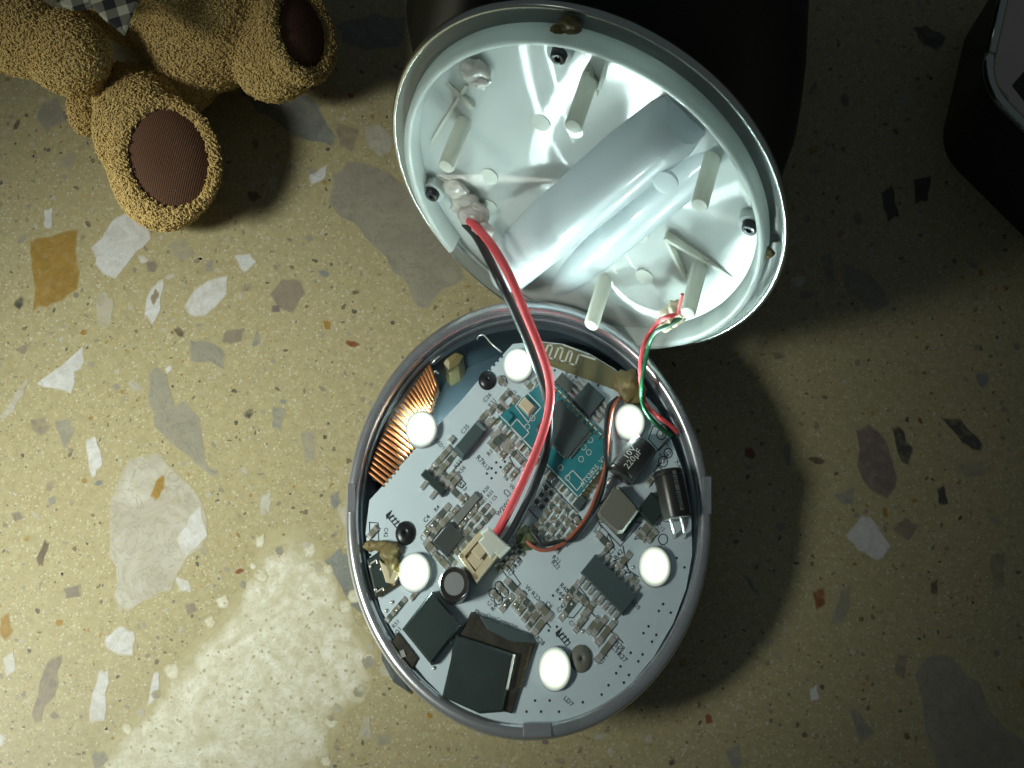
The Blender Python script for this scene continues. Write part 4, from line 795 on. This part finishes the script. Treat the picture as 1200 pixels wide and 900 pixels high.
m = MB(); pr = devpts(.1); m.tube([Vector((p.x, p.y, zt - .08)) for p in pr + [pr[0]]], .11, 10); m.obj('chrome_edge', 'chrome', dev, smooth=True)
m = MB(); m.prism(devpts(.2), zt - .14, zt - .03, .02); m.obj('grey_face', 'greyface', dev)
m = MB(); m.prism(PX([(1186, 100), (1205, 78), (1260, 110), (1225, 150)], zt - .02), zt - .05, zt - .022); m.obj('screen', 'casing', dev)

# ================================================================== THE PLUSH BEAR
bear = thing('teddy_bear', 'sand coloured plush bear with brown foot pads and a plaid scarf lying on the table', 'teddy bear', P(230, 40, 0))
m = MB(); K = 1 / 62.0
NP1 = Vector((.42, -.18, .89)).normalized(); NP2 = Vector((.72, .02, .69)).normalized()
def frame(n, tilt=0):
    x = Vector((math.cos(tilt), math.sin(tilt), 0)); x = (x - n * x.dot(n)).normalized(); return (x, n.cross(x), n)
F1 = frame(NP1, R(10)); F2 = frame(NP2, R(4))
PC1 = P(198, 184, 2.05); PC2 = P(354, 36, 2.3)
m.blob(PC1 - NP1 * .95, 1.00, 1.28, 1.0, nu=32, nv=20, ax=F1); m.blob(P(166, 152, 1.4), .92, 1.15, 1.1, nu=32, nv=20)
def torus(c, fr, a, b, r):
    mm = m; pts = [c + fr[0] * a * math.cos(t) + fr[1] * b * math.sin(t) for t in [2 * math.pi * i / 40 for i in range(41)]]; mm.tube(pts, r, 10)
torus(PC1 - NP1 * .13, F1, .90, 1.12, .15)
m.blob(P(150, 120, 1.2), .65, .75, .9, nu=24, nv=16); m.blob(P(102, 125, .6), .35, .62, .55, nu=24, nv=16)
m.blob(P(78, 62, 2.7), .86, .76, .82, nu=32, nv=20, ax=frame(Vector((0, 0, 1)), R(-30))); m.blob(P(20, 40, 2.8), 1.15, .76, .85, nu=32, nv=20, ax=frame(Vector((0, 0, 1)), R(-22)))
m.blob(P(238, 20, 1.6), 1.5, 1.5, 1.6, nu=32, nv=20); m.blob(P(190, -40, 2.2), 2.1, 1.6, 2.2, nu=32, nv=20); m.blob(P(212, 82, 1.0), .8, .9, .9, nu=24, nv=16)
m.blob(PC2 - NP2 * .9, .90, 1.12, 1.0, nu=32, nv=20, ax=F2); m.blob(P(305, 18, 1.5), .95, 1.2, 1.2, nu=32, nv=20); torus(PC2 - NP2 * .12, F2, .74, .95, .16)
body = m.obj('body', 'plush', bear)
rm = body.modifiers.new('r', 'REMESH'); rm.mode = 'VOXEL'; rm.voxel_size = .07
sm = body.modifiers.new('s', 'SMOOTH'); sm.iterations = 4; sm.factor = .5
bpy.context.view_layer.update()
bme = bpy.data.meshes.new_from_object(body.evaluated_get(bpy.context.evaluated_depsgraph_get())); body.modifiers.clear(); body.data = bme
bme.polygons.foreach_set('use_smooth', [True] * len(bme.polygons))
# terry tufts: short curled loops, far too many to count
rng = np.random.default_rng(3)
cen = np.array([p.center for p in bme.polygons]); nor = np.array([p.normal for p in bme.polygons]); are = np.array([p.area for p in bme.polygons])
off = np.array(WL[bear.name]); wz = cen[:, 2] + off[2]
dpad = np.ones(len(cen))
for pc, fr, a, b in ((PC1, F1, .80, 1.02), (PC2, F2, .60, .82)):
    rel = cen + off - np.array(pc); u = rel @ np.array(fr[0]); v = rel @ np.array(fr[1]); w = rel @ np.array(fr[2])
    dpad = np.where(((u / a) ** 2 + (v / b) ** 2 < 1) & (w > -.5), 0, dpad)
ok = (wz > .02) & (nor[:, 2] > -.6) & (dpad > 0) & (cen[:, 1] + off[1] < 13.0)
w = are * ok; idx = rng.choice(len(cen), 105000, p=w / w.sum())
c = cen[idx] + rng.normal(0, .02, (len(idx), 3)); nn = nor[idx]
flow = np.array([.35, -.85, -.15]); tdir = flow + rng.normal(0, .7, (len(idx), 3)); tdir -= nn * np.sum(tdir * nn, 1, keepdims=True); tdir /= np.linalg.norm(tdir, axis=1, keepdims=True)
sd = np.cross(nn, tdir); nT = len(idx)
h = rng.uniform(.016, .034, (nT, 1)); wd = rng.uniform(.011, .018, (nT, 1)); ln = rng.uniform(.035, .085, (nT, 1))
rings = []
for t, ww, hh in ((0, 1.0, -.2), (.35, 1.15, .9), (1.05, .6, .85)):
    o = c + tdir * ln * t + nn * h * hh; rings += [o + sd * wd * ww, o + (tdir * -.4 + nn * .9) * wd * ww, o - sd * wd * ww]
V = np.stack(rings, 1).reshape(-1, 3)
q = np.array([(r * 3 + k, r * 3 + (k + 1) % 3, (r + 1) * 3 + (k + 1) % 3, (r + 1) * 3 + k) for r in range(2) for k in range(3)])
Fq = (q[None] + (np.arange(nT) * 9)[:, None, None]).reshape(-1, 4)
fm = bpy.data.meshes.new('plush_pile'); fm.vertices.add(len(V)); fm.vertices.foreach_set('co', V.ravel()); fm.loops.add(Fq.size); fm.loops.foreach_set('vertex_index', Fq.ravel())
fm.polygons.add(len(Fq)); fm.polygons.foreach_set('loop_start', np.arange(0, Fq.size, 4)); fm.update(calc_edges=True); fm.validate()
fm.polygons.foreach_set('use_smooth', [True] * len(fm.polygons))
pile = link('plush_pile', fm, WL[bear.name], bear, [M['plush']]); pile['kind'] = 'stuff'
for pc, fr, a, b in ((PC1, F1, .87, 1.09), (PC2, F2, .66, .88)):
    m = MB(); n = 40; m.v.append(tuple(pc + fr[2] * .10))
    for r in range(1, 9):
        for k in range(n): t = 2 * math.pi * k / n; s = r / 8; m.v.append(tuple(pc + fr[0] * a * s * math.cos(t) + fr[1] * b * s * math.sin(t) + fr[2] * (.10 - .17 * s ** 3)))
    for k in range(n): m.f.append((0, 1 + k, 1 + (k + 1) % n)); m.m.append(0)
    for r in range(7):
        for k in range(n): m.f.append((1 + r * n + k, 1 + (r + 1) * n + k, 1 + (r + 1) * n + (k + 1) % n, 1 + r * n + (k + 1) % n)); m.m.append(0)
    m.obj('foot_pad', 'pad', bear, pc, True)
m = MB(); zs = 4.3; quad = [(96, -22), (168, -22), (160, 2), (145, 40), (122, 22), (104, 4)]
m.prism(PX(quad, zs), zs - .06, zs, .02, lean=(.1, .3)); sc = m.obj('scarf', 'plaid', bear, P(128, 5, zs))
m = MB(); m.prism(PX([(60, -20), (110, -20), (112, 4), (85, 8), (66, 2)], zs - .2), zs - .35, zs - .25, .02); m.obj('scarf_fold', 'plaid', bear, P(88, -8, zs - .3))
bpy.data.objects.remove(FO)
